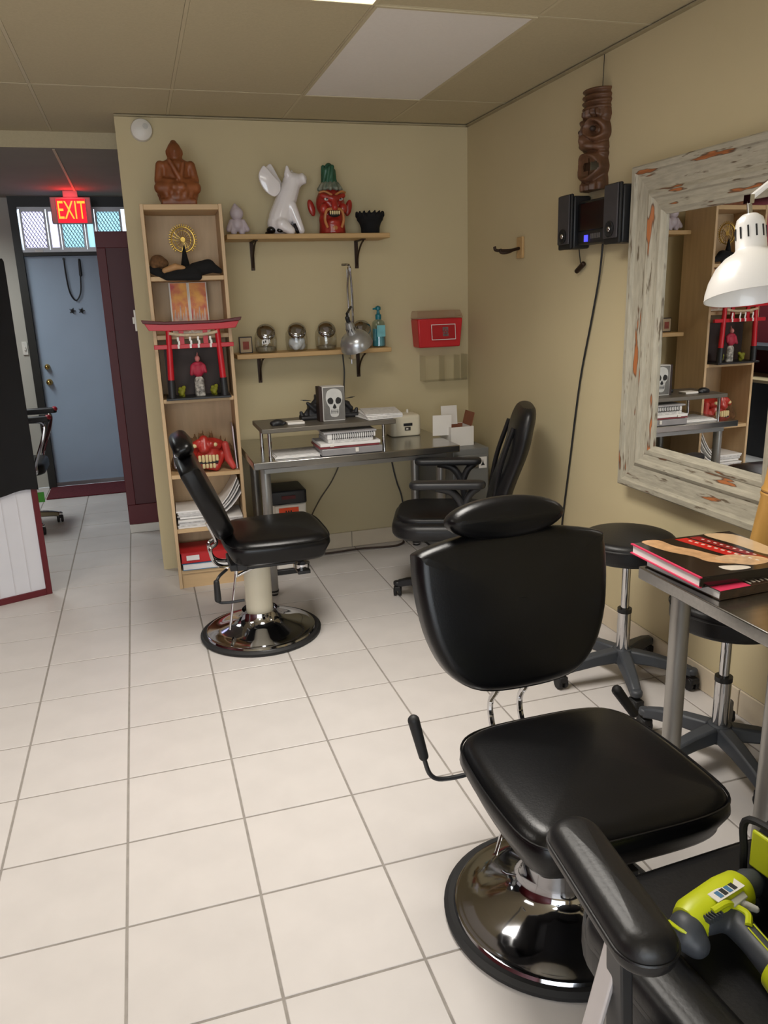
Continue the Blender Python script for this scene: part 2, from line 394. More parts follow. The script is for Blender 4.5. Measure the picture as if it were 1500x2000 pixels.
for y in ys[1:]: B().bb(XL, XR, y-.007, y+.007, H-.0015, H+.02).obj('ceiling_bar', TBAR, ce, smooth=0)
struct('trim_1', B().bb(XR-.02, XR, YF, YB, H-.012, H-.005), mat('wall_angle', rgb(172, 160, 128), .6, var=(6, .2)), smooth=0)
struct('trim_2', B().bb(.54, XR, YB-.02, YB, H-.012, H-.005), MATS['wall_angle'], smooth=0)
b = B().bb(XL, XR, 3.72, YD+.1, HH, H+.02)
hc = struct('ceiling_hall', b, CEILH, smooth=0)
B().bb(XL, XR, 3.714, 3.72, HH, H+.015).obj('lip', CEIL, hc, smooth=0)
B().bb(.185, .20, 3.75, YD, HH-.004, HH+.01).obj('ceiling_bar', TBAR, hc, smooth=0)

# tiled skirting
def skirting(name, horizontal, a0, a1, fixed):
    par = struct(name, (B().bb(a0, a1, fixed-.006, fixed, 0, .1) if horizontal else B().bb(fixed-.006, fixed, a0, a1, 0, .1)), GROUT, smooth=0)
    p = a0
    while p < a1-.02:
        q = min(p+T, a1)
        (B().bb(p+.002, q-.002, fixed-.012, fixed-.004, .001, .102) if horizontal else B().bb(fixed-.012, fixed-.004, p+.002, q-.002, .001, .102)).obj('skirting_tile', SKIRT, par, smooth=0, bevel=.002, seg=1)
        p = q
skirting('baseboard_back', True, 1.02, XR-.012, YB)
skirting('baseboard_right', False, -1.4, YB-.012, XR)

# ================================================================ HALL DOOR
d = struct('door_1', B().bb(-.283, .56, 5.90, 5.945, .012, 1.955), DOORP, smooth=0, bevel=.003)
for z, r in ((1.055, .024), (.925, .028)):
    B().cyl((-.225, 5.90, z), (-.225, 5.885, z), r, r*.9).sph((-.225, 5.868, z), r*.8).obj('deadbolt' if z > 1 else 'door_knob', BRASS, d)
B().bb(-.283, .56, 5.885, 5.90, .012, .045).obj('door_sweep', ALU, d, smooth=0)
b = B(); b.bb(-.345, -.284, 5.86, 5.95, 0, HH); b.bb(.561, .62, 5.86, 5.95, 0, HH); b.bb(-.284, .561, 5.86, 5.95, 2.335, HH); b.bb(-.284, .561, 5.87, 5.95, 1.956, 1.985)
struct('trim_3', b, DARKFR, smooth=0)
tr = struct('window_2', B().bb(-.284, .561, 5.875, 5.93, 1.985, 2.003).bb(-.284, .561, 5.875, 5.93, 2.318, 2.335), ALU, smooth=0)
def sash(x0, x1, mp, mesh):
    b = B(); w_ = .016
    b.bb(x0, x0+w_, 5.88, 5.915, 2.003, 2.318); b.bb(x1-w_, x1, 5.88, 5.915, 2.003, 2.318); b.bb(x0+w_, x1-w_, 5.88, 5.915, 2.003, 2.021); b.bb(x0+w_, x1-w_, 5.88, 5.915, 2.30, 2.318)
    s = b.obj('sash', ALU, tr, smooth=0)
    B().bb(x0+w_, x1-w_, 5.902, 5.906, 2.021, 2.30).obj('pane', mp, s, smooth=0)
    if mesh:
        q = B(); X0, X1, Z0, Z1 = x0+w_, x1-w_, 2.021, 2.30
        for sl, st in ((1.7, .026), (-1.7, .026)):
            k = -1.0
            while k < 1.2:
                pts = []
                for xx in (X0, X1):
                    pts.append((xx, Z0+k+sl*(xx-X0)))
                (xa, za), (xb, zb) = pts
                def clip(xa, za, xb, zb):
                    ts = [0, 1]
                    for lim, sg in ((Z0, 1), (Z1, -1)):
                        fa, fb = sg*(za-lim), sg*(zb-lim)
                        if fa < 0 and fb < 0: return None
                        if fa < 0: ts[0] = max(ts[0], fa/(fa-fb))
                        if fb < 0: ts[1] = min(ts[1], fa/(fa-fb))
                    if ts[0] >= ts[1]: return None
                    return [(xa+(xb-xa)*t, za+(zb-za)*t) for t in ts]
                r = clip(xa, za, xb, zb)
                if r: q.beam((r[0][0], 5.895, r[0][1]), (r[1][0], 5.895, r[1][1]), (.003 if sl > 0 else .0055, .004), (.003 if sl > 0 else .0055, .004), (0, 1, 0))
                k += st*1.7
        tag(q.obj('security_mesh', DARKFR, s, smooth=0), kind='stuff')
sash(-.270, -.075, PANEL, True); sash(-.068, .022, PANEL, False); sash(.028, .215, PANET, True); sash(.22, .30, PANET, False); sash(.306, .515, PANET, True)
B().bb(-.19, -.13, 5.872, 5.876, 1.978, 2.004).obj('sticker', PAPER, tr, smooth=0)
# loop of cable hung on the door, two little hooks, switch plates, mat
b = B().tube(spline([(.020, 5.893, 1.93), (.022, 5.885, 1.80), (.035, 5.885, 1.66), (.075, 5.885, 1.595), (.12, 5.885, 1.66), (.135, 5.885, 1.80), (.140, 5.893, 1.93)]), .006)
b.cap((.138, 5.885, 1.80), (.141, 5.888, 1.92), .013, .010); b.cyl((.02, 5.9, 1.93), (.02, 5.885, 1.93), .01)
tag(b.obj('cable_loop', BLKP), 'dark cable loop hanging high on the blue-grey hall door', 'cable')
for x in (.035, .108):
    b = B().cyl((x, 5.90, 1.51), (x, 5.888, 1.51), .016, n=10).tube([(x, 5.888, 1.515), (x, 5.875, 1.50), (x, 5.872, 1.525)], .005)
    for a in range(5): b.box((x+.02*math.cos(a*1.26), 5.8975, 1.51+.02*math.sin(a*1.26)), (.012, .004, .006), rot=(0, -a*1.26, 0))
    tag(b.obj('coat_hook', BLKP), 'small dark hook on the hall door, %s of the pair' % ('left' if x < .05 else 'right'), 'hook')
t = thing('light_switch', 'white switch plate on the pale wall left of the dark door frame', 'switch', (-.385, 5.948, 1.20))
B().bb(-.405, -.362, 5.938, 5.949, 1.16, 1.27).obj('plate', WHITEP, t, bevel=.003); B().bb(-.39, -.377, 5.928, 5.938, 1.20, 1.23).obj('toggle', WHITEP, t)
t = thing('light_switch', 'white switch on the end of the beige wall beside the bookcase', 'switch', (.54, 3.28, 1.42))
B().bb(.529, .540, 3.235, 3.31, 1.40, 1.515).obj('plate', WHITEP, t, bevel=.003); B().bb(.520, .529, 3.265, 3.28, 1.44, 1.475).obj('toggle', WHITEP, t)
tag(B().bb(-.33, .60, 5.43, 5.88, .0005, .012).obj('door_mat', mat('maroon_mat', rgb(98, 34, 44), .95, var=(60, .4), bump=(120, .8)), bevel=.004), 'maroon mat on the tiles at the foot of the hall door', 'mat')
# exit sign
t = thing('exit_sign', 'lit red EXIT sign hanging from the hall ceiling before the transom window', 'sign', (.15, 5.5, 2.17))
b = B().bb(0, .30, 5.505, 5.55, 2.172, 2.368); b.obj('housing', EXITH, t, bevel=.006)
B().bb(.10, .21, 5.50, 5.56, 2.368, HH).obj('canopy', EXITH, t, bevel=.004)
B().bb(.045, .258, 5.4985, 5.505, 2.178, 2.352).obj('face_panel', EXITR, t, smooth=0)
text('lettering', 'EXIT', .165, Matrix.Translation((.152, 5.497, 2.265)) @ Matrix.Rotation(PI/2, 4, 'X') @ Matrix.Diagonal((.62, 1.15, 1, 1)), .001, EXITL, t)
d_ = bpy.data.lights.new('exit_glow', 'POINT'); d_.energy = 1.1; d_.color = (1, .03, .05); d_.shadow_soft_size = .03
o = bpy.data.objects.new('exit_glow', d_); o.location = (.15, 5.42, 2.33); C.objects.link(o)
# maroon partition in the hall
t = thing('partition_panel', 'tall dark maroon framed panel standing in the hall beside the wall end', 'partition', (.75, 4.12, 0))
B().bb(.345, 1.18, 4.12, 4.16, .06, .2).bb(.345, 1.18, 4.12, 4.16, 1.9, 2.0).bb(.345, .40, 4.12, 4.16, .2, 1.9).bb(1.12, 1.18, 4.12, 4.16, .2, 1.9).obj('frame', MAROON, t, bevel=.003)
B().bb(.40, 1.12, 4.132, 4.15, .2, 1.9).obj('panel', MAROON_D, t, smooth=0)
B().bb(.345, 1.18, 4.115, 4.165, 0, .06).obj('base_strip', WHITEP, t, bevel=.002)

# ================================================================ SCREEN, CLOTH, HALL CHAIR
P0 = Vector((-.075, 3.05, 0)); dr = Vector((-.933, -.360, 0)); nn = Vector((.36, -.933, 0))
SM = Matrix(((dr.x, nn.x, 0, P0.x), (dr.y, nn.y, 0, P0.y), (0, 0, 1, 0), (0, 0, 0, 1)))
t = thing('folding_screen', 'white paper folding screen with dark red frame at the left edge', 'screen', (-.5, 2.89, 0))
b = B(); L_ = 1.0
b.bb(0, .03, -.014, .014, 0, 1.76, SM); b.bb(L_-.03, L_, -.014, .014, 0, 1.76, SM); b.bb(.03, L_-.03, -.014, .014, .0, .035, SM); b.bb(.03, L_-.03, -.014, .014, 1.725, 1.76, SM)
b.obj('frame', MAROON, t, bevel=.002)
B().bb(.03, L_-.03, -.002, .002, .035, 1.725, SM).obj('paper_panel', mat('shoji_paper', rgb(214, 214, 220), .8, var=(5, .05)), t, smooth=0)
for k in range(1, 12): B().bb(.03+k*.078-.002, .03+k*.078+.002, .002, .0045, .035, 1.725, SM).obj('slat', mat('slat_pale', rgb(206, 204, 208), .7, var=(6, .06)), t, smooth=0)
b = B(); rows = []
prof = [(.020, .60+.01*0), (.024, .9), (.022, 1.3), (.022, 1.70), (.018, 1.77), (0, 1.782), (-.018, 1.77), (-.024, 1.5), (-.026, .95)]
def cl(off):
    R = []
    for (n_, z) in prof:
        row = []
        for k in range(33):
            u = -.004+k*1.0/32; f = .5+.5*math.sin(k*1.1+z*1.5)+.4*math.sin(k*2.3+1)
            row.append(SM @ Vector((u, n_*(1+.22*f*(abs(n_) > .01))+off*(1 if n_ >= 0 else -1) if n_ else 0, z+(off if n_ == 0 else 0)+(.01*math.sin(k*.7) if z == .60 else 0))))
        R.append(row)
    return R
A1, A2 = cl(0), cl(.005)
V1 = [[b.bm.verts.new(p) for p in r] for r in A1]; V2 = [[b.bm.verts.new(p) for p in r] for r in A2]
for V in (V1, V2):
    for r0, r1 in zip(V, V[1:]):
        for k in range(32): b._f([r0[k], r0[k+1], r1[k+1], r1[k]])
for k in range(32):
    b._f([V1[0][k], V1[0][k+1], V2[0][k+1], V2[0][k]]); b._f([V1[-1][k], V1[-1][k+1], V2[-1][k+1], V2[-1][k]])
for r in range(len(prof)-1):
    for k in (0, 32): b._f([V1[r][k], V1[r+1][k], V2[r+1][k], V2[r][k]])
tag(b.obj('black_drape', BLACK, smooth=60), 'black cloth draped over the upper part of the folding screen', 'cloth')

def caster(name, p, m, parent, r=.026):
    x, y = p[0], p[1]
    b = B().cyl((x-.021, y, r), (x-.006, y, r), r, n=14).cyl((x+.006, y, r), (x+.021, y, r), r, n=14).cyl((x, y, r*1.2), (x, y, r*2.1), .011, n=10)
    b.box((x, y, r*1.65), (.036, .052, r*.95)); return b.obj(name, m, parent, bevel=.004)
def star(t, cx, cy, r, a0, m, hub=.10, n=5, thick=.04, castm=None):
    B().lathe([(.025, hub-.05), (.042, hub-.045), (.046, hub-.01), (.036, hub+.012), (.03, hub+.014)], 20, Matrix.Translation((cx, cy, 0))).obj('hub', m, t)
    for k in range(n):
        a = a0+2*PI*k/n; c, s_ = math.cos(a), math.sin(a)
        pts = [(cx+c*q*r, cy+s_*q*r, z) for q, z in ((.12, hub-.012), (.45, hub-.018), (.8, hub-.034), (.97, hub-.048))]
        b = B(); hw = [(.066, .050), (.060, .044), (.052, .038), (.046, .036)]
        P = [Vector(p) for p in pts]; v = Vector((-s_, c, 0)); R = []
        for p, (w_, h_) in zip(P, hw):
            R.append([p+v*x*w_/2+Vector((0, 0, y*h_/2)) for x, y in ((-1, -1), (1, -1), (.7, 1), (-.7, 1))])
        b.rings(R); b.cyl(P[-1]+Vector((0, 0, .014)), P[-1]+Vector((0, 0, -.012)), .022, n=12)
        b.obj('leg', m, t, bevel=.007)
        caster('caster', (cx+c*.97*r, cy+s_*.97*r), castm or RUB, t, (hub-.058)/2.1*1.15 if hub < .115 else .026)

t = thing('hall_chair', 'black office chair with chrome arm half hidden behind the black drape', 'chair', (-.42, 4.55, 0))
star(t, -.42, 4.55, .29, .35, CHROME, .11)
B().cyl((-.42, 4.55, .10), (-.42, 4.55, .42), .025).obj('gas_lift', CHROME, t)
B().cushion(rrect(.48, .46, .10, cx=-.42, cy=4.55), .08, .03, .01, Matrix.Translation((0, 0, .42))).obj('seat', LEATH2, t)
B().cushion(rrect(.44, .5, .1), .07, .03, .01, Matrix.Translation((-.62, 4.55, .86)) @ Euler((PI/2, 0, PI/2)).to_matrix().to_4x4()).obj('backrest', LEATH2, t)
for sy in (-1, 1):
    y = 4.55+.24*sy
    B().tube(spline([(-.34, y-.02*sy, .42), (-.235, y, .44), (-.22, y, .52), (-.15, y, .70), (-.15, y, .79), (-.3, y, .80)]), .012).obj('arm_frame', CHROME, t)
    B().cushion(rrect(.26, .055, .026, cx=-.22, cy=y), .04, .015, .0, Matrix.Translation((0, 0, .795))).obj('armrest', BLKP, t)
    if sy < 0: B().box((-.225, y, .275), (.05, .01, .07)).obj('green_tag', mat('green_tag', rgb(90, 190, 70), .6, var=(9, .1)), t)
    B().sph((-.105, y, .822), (.022, .026, .020)).obj('arm_end', mat('red_rubber', rgb(150, 20, 40), .5, var=(9, .2)), t)

# ================================================================ BOOKCASE
BK = Matrix.Translation((.612, 2.832, 0)) @ Matrix.Rotation(math.radians(-2), 4, 'Z')
def bk(x, y, z): return BK @ Vector((x, y, z))
BW, BD, BH, TH = .40, .28, 2.02, .018
t = thing('bookcase', 'tall narrow birch bookcase against the back wall', 'bookcase', bk(.2, .14, 0), math.radians(-4))
B().bb(0, TH, 0, BD, 0, BH, BK).obj('side_panel', BIRCH, t, bevel=.0015, seg=1)
B().bb(BW-TH, BW, 0, BD, 0, BH, BK).obj('side_panel', BIRCH, t, bevel=.0015, seg=1)
B().bb(TH, BW-TH, .001, BD, BH-.028, BH-.002, BK).obj('top_panel', BIRCHH, t, bevel=.0015, seg=1)
SH = [.105, .343, .648, 1.056, 1.385, 1.675]
for z in SH: B().bb(TH, BW-TH, .004, BD-.008, z-.022, z, BK).obj('shelf', BIRCHH, t, bevel=.0015, seg=1)
B().bb(TH, BW-TH, BD-.007, BD-.001, .08, BH-.03, BK).obj('back_panel', BIRCH, t, smooth=0)
B().bb(TH, BW-TH, .012, .028, 0, .083, BK).obj('plinth', BIRCHH, t, smooth=0)

# carved seated figure on top (remeshed into one body)
q = bk(.195, .13, BH); x, y, z = q
b = B()
b.sph((x, y, z+.035), (.098, .075, .035)); b.bb(x-.088, x+.088, y-.066, y+.066, z, z+.03)
for k in range(9): a = PI*k/8+PI; b.sph((x+.088*math.cos(a), y+.066*math.sin(a), z+.062), (.016, .016, .024))
b.cap((x-.085, y-.03, z+.085), (x+.02, y-.07, z+.085), .032, .022); b.cap((x+.085, y-.03, z+.085), (x-.02, y-.07, z+.085), .032, .022)
b.sph((x, y, z+.085), (.09, .06, .04)); b.sph((x, y+.005, z+.15), (.066, .05, .08)); b.sph((x, y, z+.195), (.072, .045, .035))
b.cap((x-.075, y, z+.195), (x-.09, y-.01, z+.12), .024, .022); b.cap((x-.09, y-.01, z+.12), (x-.02, y-.055, z+.11), .02, .016)
b.cap((x+.075, y, z+.195), (x+.09, y-.01, z+.12), .024, .022); b.cap((x+.09, y-.01, z+.12), (x+.02, y-.055, z+.11), .02, .016)
b.cap((x, y, z+.215), (x, y-.005, z+.24), .024); b.sph((x, y-.006, z+.262), (.036, .037, .044)); b.sph((x, y+.004, z+.30), (.018, .018, .016))
b.cap((x, y-.042, z+.262), (x, y-.043, z+.252), .006); b.sph((x-.037, y, z+.255), (.006, .01, .02)); b.sph((x+.037, y, z+.255), (.006, .01, .02))
b.cap((x-.03, y-.05, z+.21), (x+.01, y-.055, z+.13), .012); b.cap((x+.035, y-.045, z+.20), (x+.02, y-.05, z+.13), .010)
tag(b.obj('seated_statue', CARVED, remesh=.006, it=2), 'carved brown wooden seated monk statue on top of the bookcase', 'statue')

# top shelf: gold halo on dark stand, black draped figure with brown hair
q = bk(.198, .10, SH[5])
t = thing('halo_ornament', 'gold openwork halo disc on a black pointed stand, top bookcase shelf', 'ornament', q, math.radians(-4))
Rm = Matrix.Translation(q+Vector((0, .02, .185))) @ Matrix.Rotation(PI/2, 4, 'X')
b = B(); b.tube([Rm @ Vector((.058*math.cos(a), .062*math.sin(a), 0)) for a in [2*PI*k/40 for k in range(40)]], .0045, 6, True)
for k in range(36):
    a = 2*PI*k/36
    if math.sin(a) > -.82: b.cap(Rm @ Vector((.058*math.cos(a), .062*math.sin(a), 0)), Rm @ Vector((.071*math.cos(a), .075*math.sin(a), 0)), .0028, .0024, 6)
b.obj('ring', GOLD, t)
b = B(); b.tube([Rm @ Vector((.04*math.cos(a), .044*math.sin(a), 0)) for a in [2*PI*k/32 for k in range(32)]], .0022, 6, True)
for k in range(18):
    a = 2*PI*k/18; b.tube([Rm @ Vector((.008*math.cos(a), .008*math.sin(a), 0)), Rm @ Vector((.030*math.cos(a+.15), .03*math.sin(a+.15), .002)), Rm @ Vector((.057*math.cos(a), .06*math.sin(a), 0))], .0016, 5)
b.lathe([(.0, -.002), (.012, -.002), (.012, .002), (0, .002)], 16, Rm)
b.obj('filigree', GOLD, t)
B().lathe([(.04, 0), (.036, .03), (.022, .06), (.014, .10), (.006, .14), (.002, .155)], 14, Matrix.Translation(q+Vector((0, .0, 0)))).obj('stand', BLACK, t)
t = thing('reclining_figure', 'black draped reclining figure with brown hair on the top bookcase shelf', 'figurine', bk(.2, .03, SH[5]), math.radians(-4))
def K(x, y, z): return bk(x, y, SH[5]+z)
b = B(); b.cap(K(.10, .005, .012), K(.24, .0, .022), .028, .03); b.cap(K(.24, .012, .03), K(.31, .02, .046), .036, .036); b.cap(K(.31, .02, .046), K(.365, .02, .022), .032, .015)
b.cap(K(.03, .03, .035), K(.10, .0, .004), .022, .024); b.cap(K(.10, -.014, .0), K(.25, -.014, -.002), .022, .024)
b.obj('robe', BLACK, t, remesh=.006)
b = B(); b.sph(K(.062, .03, .078), (.038, .034, .03)); b.sph(K(.045, .03, .06), (.025, .03, .03)); b.sph(K(.085, .03, .065), (.03, .03, .026))
b.obj('hair', FUR, t, remesh=.005)
b = B(); b.cap(K(.09, -.02, .028), K(.145, -.02, .046), .014, .017); b.cap(K(.145, -.02, .046), K(.185, -.015, .04), .016, .010)
b.obj('arm', TAN, t, remesh=.004)

# diptych print
q = bk(.2, .12, SH[4])
t = thing('print_stand', 'white edged pair of flame coloured prints on the second bookcase shelf', 'print', q, math.radians(-4))
for sx in (-1, 1):
    M_ = BK @ Matrix.Translation((.2+sx*.049, .14, SH[4])) @ Matrix.Rotation(math.radians(-8), 4, 'X')
    B().bb(-.049, .049, -.004, .004, 0, .265, M_).obj('card', WHITEP, t, bevel=.001, seg=1)
    B().bb(-.041, .043, -.0052, -.0042, .012, .262, M_).obj('picture', WARM, t, smooth=0)
    b = B()
    for k in range(5):
        px_ = -.03+.014*k; hh = .09+.07*random.random(); b.prism(smooth_poly([(px_-.012, 0), (px_+.012, 0), (px_+.008, hh*.5), (px_+.004, hh), (px_-.004, hh*.6)], 4), .0052, .0058, M_ @ Matrix.Translation((0, 0, .015)) @ Matrix.Rotation(PI/2, 4, 'X'))
    b.obj('printed_flames', mat('flame_pink', rgb(238, 204, 186), .6, var=(30, .4)), t, smooth=0)

# torii gate with its contents
q = bk(.2, -.03, SH[3]); zt = SH[3]
t = thing('torii_gate', 'red model torii gate with black post feet standing on a bookcase shelf', 'model', bk(.2, .02, zt), math.radians(-4))
TM = BK @ Matrix.Translation((.2, -.052, zt))
def beam_poly(hw, z0, z1, up, slant): return [(-hw+slant, z0+up*.6), (-hw*.5, z0), (hw*.5, z0), (hw-slant, z0+up*.6), (hw, z1+up), (hw*.55, z1), (-hw*.55, z1), (-hw, z1+up)]
Rx = TM @ Matrix.Rotation(PI/2, 4, 'X')
B().prism(beam_poly(.236, .352, .384, .008, .02), -.016, .016, Rx).obj('lintel', RED, t, bevel=.002)
B().prism(beam_poly(.250, .385, .398, .012, .008), -.024, .024, Rx).obj('roof_beam', REDD, t, bevel=.002)
B().bb(-.200, .200, -.010, .010, .262, .284, TM).obj('tie_beam', RED, t, bevel=.002)
for sx in (-1, 1):
    B().cyl(TM @ Vector((sx*.132, 0, .105)), TM @ Vector((sx*.122, 0, .352)), .0165, .014).obj('pillar', RED, t)
    B().cyl(TM @ Vector((sx*.134, 0, .012)), TM @ Vector((sx*.132, 0, .105)), .0195, .0195).obj('pillar_foot', BLKP, t)
    B().bb(sx*.06-.012, sx*.06+.012, -.006, .006, .284, .352, TM).obj('strut', RED, t)
B().bb(-.165, .165, -.026, .16, 0.001, .012, TM).obj('base_board', BLKP, t, bevel=.002)
B().bb(-.155, .155, .13, .14, .012, .255, TM).obj('back_board', DARKBR, t, smooth=0)
B().tube(spline([TM @ Vector((-.12, -.014, .340)), TM @ Vector((-.05, -.02, .330)), TM @ Vector((.05, -.02, .330)), TM @ Vector((.12, -.014, .340))]), .0075).obj('straw_rope', mat('straw', rgb(206, 186, 156), .8, var=(60, .3)), t)
for k, xx in enumerate((-.078, -.018, .022, .083)):
    b = B()
    for j in range(3): b.bb(xx-.006+.004*(j % 2), xx+.004+.004*(j % 2), -.027-.0015*j, -.0255-.0015*j, .318-.018*(j+1), .320-.018*j, TM)
    b.obj('paper_streamer', PAPER, t, smooth=0)
t = thing('warrior_figurine', 'small pinkish red and white figurine standing inside the red torii gate', 'figurine', TM @ Vector((.01, .05, .012)), math.radians(-4))
def W(x, y, z): return TM @ Vector((.01+x, .05+y, .012+z))
b = B().cap(W(-.012, 0, .0), W(-.008, 0, .06), .014, .016).cap(W(.014, 0, .0), W(.010, 0, .06), .014, .016).sph(W(0, 0, .075), (.026, .02, .03))
b.obj('legs', mat('white_black_cloth', rgb(206, 200, 190), .6, var=(60, .9), col2=rgb(30, 28, 28)), t, remesh=.004)
b = B().sph(W(0, 0, .13), (.03, .02, .036)).cap(W(-.028, 0, .155), W(-.036, -.012, .115), .012, .010).cap(W(.028, 0, .155), W(.036, -.012, .125), .012, .010).sph(W(0, 0, .165), (.03, .018, .014))
b.obj('jacket', mat('crimson_cloth', rgb(170, 30, 60), .6, var=(40, .4)), t, remesh=.004)
b = B().sph(W(0, -.002, .192), (.014, .015, .017)).cap(W(0, .004, .205), W(.003, .006, .225), .006, .003).obj('head', mat('pink_face', rgb(196, 120, 116), .6, var=(30, .3)), t, remesh=.003)
for k, xx in enumerate((-.085, .082)):
    b = B()
    for j in range(9): b.sph(TM @ Vector((xx+.016*math.cos(j*2.4)*(.4+.06*j), .05+.012*math.sin(j*2.4), .018+.005*j)), .012, 8, m=6)
    tag(b.obj('flower_clump', YELG, remesh=.004), 'yellow-green flower clump inside the torii gate by its %s post' % ('left' if k == 0 else 'right'), 'flower')

# red mask with teeth
zt = SH[2]
t = thing('demon_mask', 'red grimacing demon mask with long teeth lying on a bookcase shelf', 'mask', bk(.23, .09, zt), math.radians(-4))
def Q(x, y, z): return bk(x, y, zt+z)
b = B()
b.sph(Q(.235, .12, .09), (.11, .07, .085)); b.sph(Q(.225, .055, .075), (.07, .05, .062)); b.cap(Q(.205, .03, .128), Q(.205, .045, .175), .032, .026); b.sph(Q(.205, .022, .125), (.03, .028, .022))
b.cap(Q(.14, .05, .14), Q(.18, .03, .165), .022, .02); b.cap(Q(.24, .03, .15), Q(.28, .05, .135), .022, .02); b.cap(Q(.15, .05, .05), Q(.26, .03, .022), .022, .022); b.cap(Q(.26, .03, .022), Q(.30, .06, .09), .022, .02)
b.obj('face', MASKR, t, remesh=.005)
b = B().cap(Q(.318, .05, .14), Q(.33, .045, .06), .020, .022).cap(Q(.33, .045, .06), Q(.352, .03, .018), .022, .016); b.obj('ear', mat('mask_ear_red', rgb(204, 72, 66), .4, var=(12, .3)), t, remesh=.004)
for k in range(6):
    xx = .175+k*.0185
    b = B().cushion(rrect(.016, .044-.003*abs(k-2), .006, 3), .010, .004, .001, Matrix.Translation(Q(xx, .006+.002*abs(k-2.5)**2*.6, .078)) @ Matrix.Rotation(PI/2, 4, 'X')); b.obj('tooth', IVORY, t)
    if k in (1, 2, 3, 4): B().cushion(rrect(.015, .026, .005, 3), .010, .004, .001, Matrix.Translation(Q(xx, .004, .038)) @ Matrix.Rotation(PI/2, 4, 'X')).obj('tooth', IVORY, t)
B().box(Q(.222, .012, .057), (.10, .02, .012)).obj('mouth_gap', BLKP, t)
for xx in (.155, .262): B().sph(Q(xx, .026, .148), (.014, .012, .012)).obj('eye', IVORY, t)
b = B()
for k in range(26): a = random.random()*PI; xx = .22+.13*math.cos(a); b.cap(Q(xx, .13, .03+.10*math.sin(a)), Q(xx+.02*math.cos(a), .12, .06+.14*math.sin(a)+.02*random.random()), .012, .003, 6)
b.cap(Q(.06, .12, .04), Q(.08, .13, .11), .04, .03)
b.obj('hair', FUR, t, remesh=.006, it=1)
# clear folder standing against the right side of that shelf
tag(B().box(bk(.372, .13, SH[2]+.12), (.006, .18, .235), rot=(0, math.radians(-2), math.radians(-4))).obj('paper_folder', mat('lilac_paper', rgb(206, 196, 208), .6, var=(10, .1))), 'thin pale folder standing at the right end of the mask shelf', 'folder')

# papers
zt = SH[1]
def sheets(name, x0, x1, y0, y1, z0, n, curl, label, group=None, th=.008):
    t = thing(name, label, 'papers', bk((x0+x1)/2, (y0+y1)/2, z0), math.radians(-4), group)
    for k in range(n):
        b = B(); R = []; j = random.uniform(-.008, .008); a = random.uniform(-.01, .01)
        for s_ in range(13):
            u = s_/12; xx = x0+(x1-x0)*u+a; zz = z0+.001+k*(th+.0006)+curl*max(0, u-.55)**2*4.9*(1+.1*k)
            R.append([bk(xx, yy+j, zz+dz) for yy, dz in ((y0, 0), (y1, 0), (y1, th), (y0, th))])
        b.rings(R); b.obj('sheet_pile', PAPERP if k % 2 else PAPER, t, smooth=50)
sheets('paper_stack', .024, .374, .012, .25, zt, 5, 0.0, 'flat pile of white papers at the bottom of the paper shelf in the bookcase', th=.009)
sheets('paper_stack', .03, .372, .02, .24, zt+.052, 5, .12, 'curling sheaf of white papers lying on the flat pile in the bookcase', th=.009)
# two books on the lowest shelf
def book(name, label, M, w_, d_, h_, cover, pages, group=None, edge=None, cat='book', front=False):
    t = thing(name, label, cat, M.translation, 0, group, rot=M.to_euler())
    c = .003
    b = B().bb(0, w_, 0, d_, 0, c, M).bb(0, w_, 0, d_, h_-c, h_, M); (b.bb(0, w_, 0, c, c, h_-c, M) if front else b.bb(w_-c, w_, 0, d_, c, h_-c, M)); b.obj('cover', cover, t, bevel=.0008, seg=1)
    B().bb(.004, w_-c, .004, d_-.004, c, h_-c, M).obj('pages', pages, t, smooth=0)
    return t
M0 = BK @ Matrix.Translation((.026, -.006, SH[0]+.001))
book('hardback_book', 'blue hardback lying under the red book on the lowest bookcase shelf', M0, .30, .22, .038, BLUEB, PAPER)
M1 = BK @ Matrix.Translation((.022, .0, SH[0]+.0405)) @ Matrix.Rotation(.03, 4, 'Z')
bt = book('hardback_book', 'red hardback with a white label lying on the blue book in the bookcase', M1, .30, .21, .06, REDB, REDB)
B().bb(.03, .10, -.0012, -.0002, .016, .044, M1).obj('label', PAPER, bt, smooth=0)

# smoke alarm
t = thing('smoke_alarm', 'round white smoke alarm high on the back wall', 'alarm', (.672, 3.215, 2.424))
Rm = Matrix.Translation((.672, 3.218, 2.424)) @ Matrix.Rotation(PI/2, 4, 'X')
B().lathe([(.056, 0), (.056, .012), (.052, .026), (.034, .034), (.0, .036)], 32, Rm).obj('body', WHITEP, t)
B().lathe([(.014, .030), (.014, .037), (.0, .038)], 16, Rm @ Matrix.Translation((.02, .015, 0))).obj('test_button', mat('grey_button', rgb(190, 188, 182), .5, var=(9, .1)), t)

# ================================================================ WALL SHELVES
def wshelf(z, x0, x1, xb, label):
    t = thing('wall_shelf', label, 'shelf', ((x0+x1)/2, YB-.11, z))
    B().bb(x0, x1, YB-.225, YB-.002, z-.026, z).obj('board', PINE, t, bevel=.003)
    for x in xb:
        b = B().bb(x-.011, x+.011, YB-.006, YB-.001, z-.18, z-.026).bb(x-.011, x+.011, YB-.175, YB-.006, z-.032, z-.026)
        b.tube(spline([(x, YB-.165, z-.034), (x, YB-.11, z-.055), (x, YB-.045, z-.10), (x, YB-.008, z-.165)]), .0055)
        b.obj('bracket', IRON, t, bevel=.001, seg=1)
ZU, ZL = 1.888, 1.257
wshelf(ZU, 1.045, 1.955, (1.205, 1.815), 'upper pine wall shelf holding the pig and the demon head')
wshelf(ZL, 1.05, 1.945, (1.20, 1.80), 'lower pine wall shelf holding the glass jars')
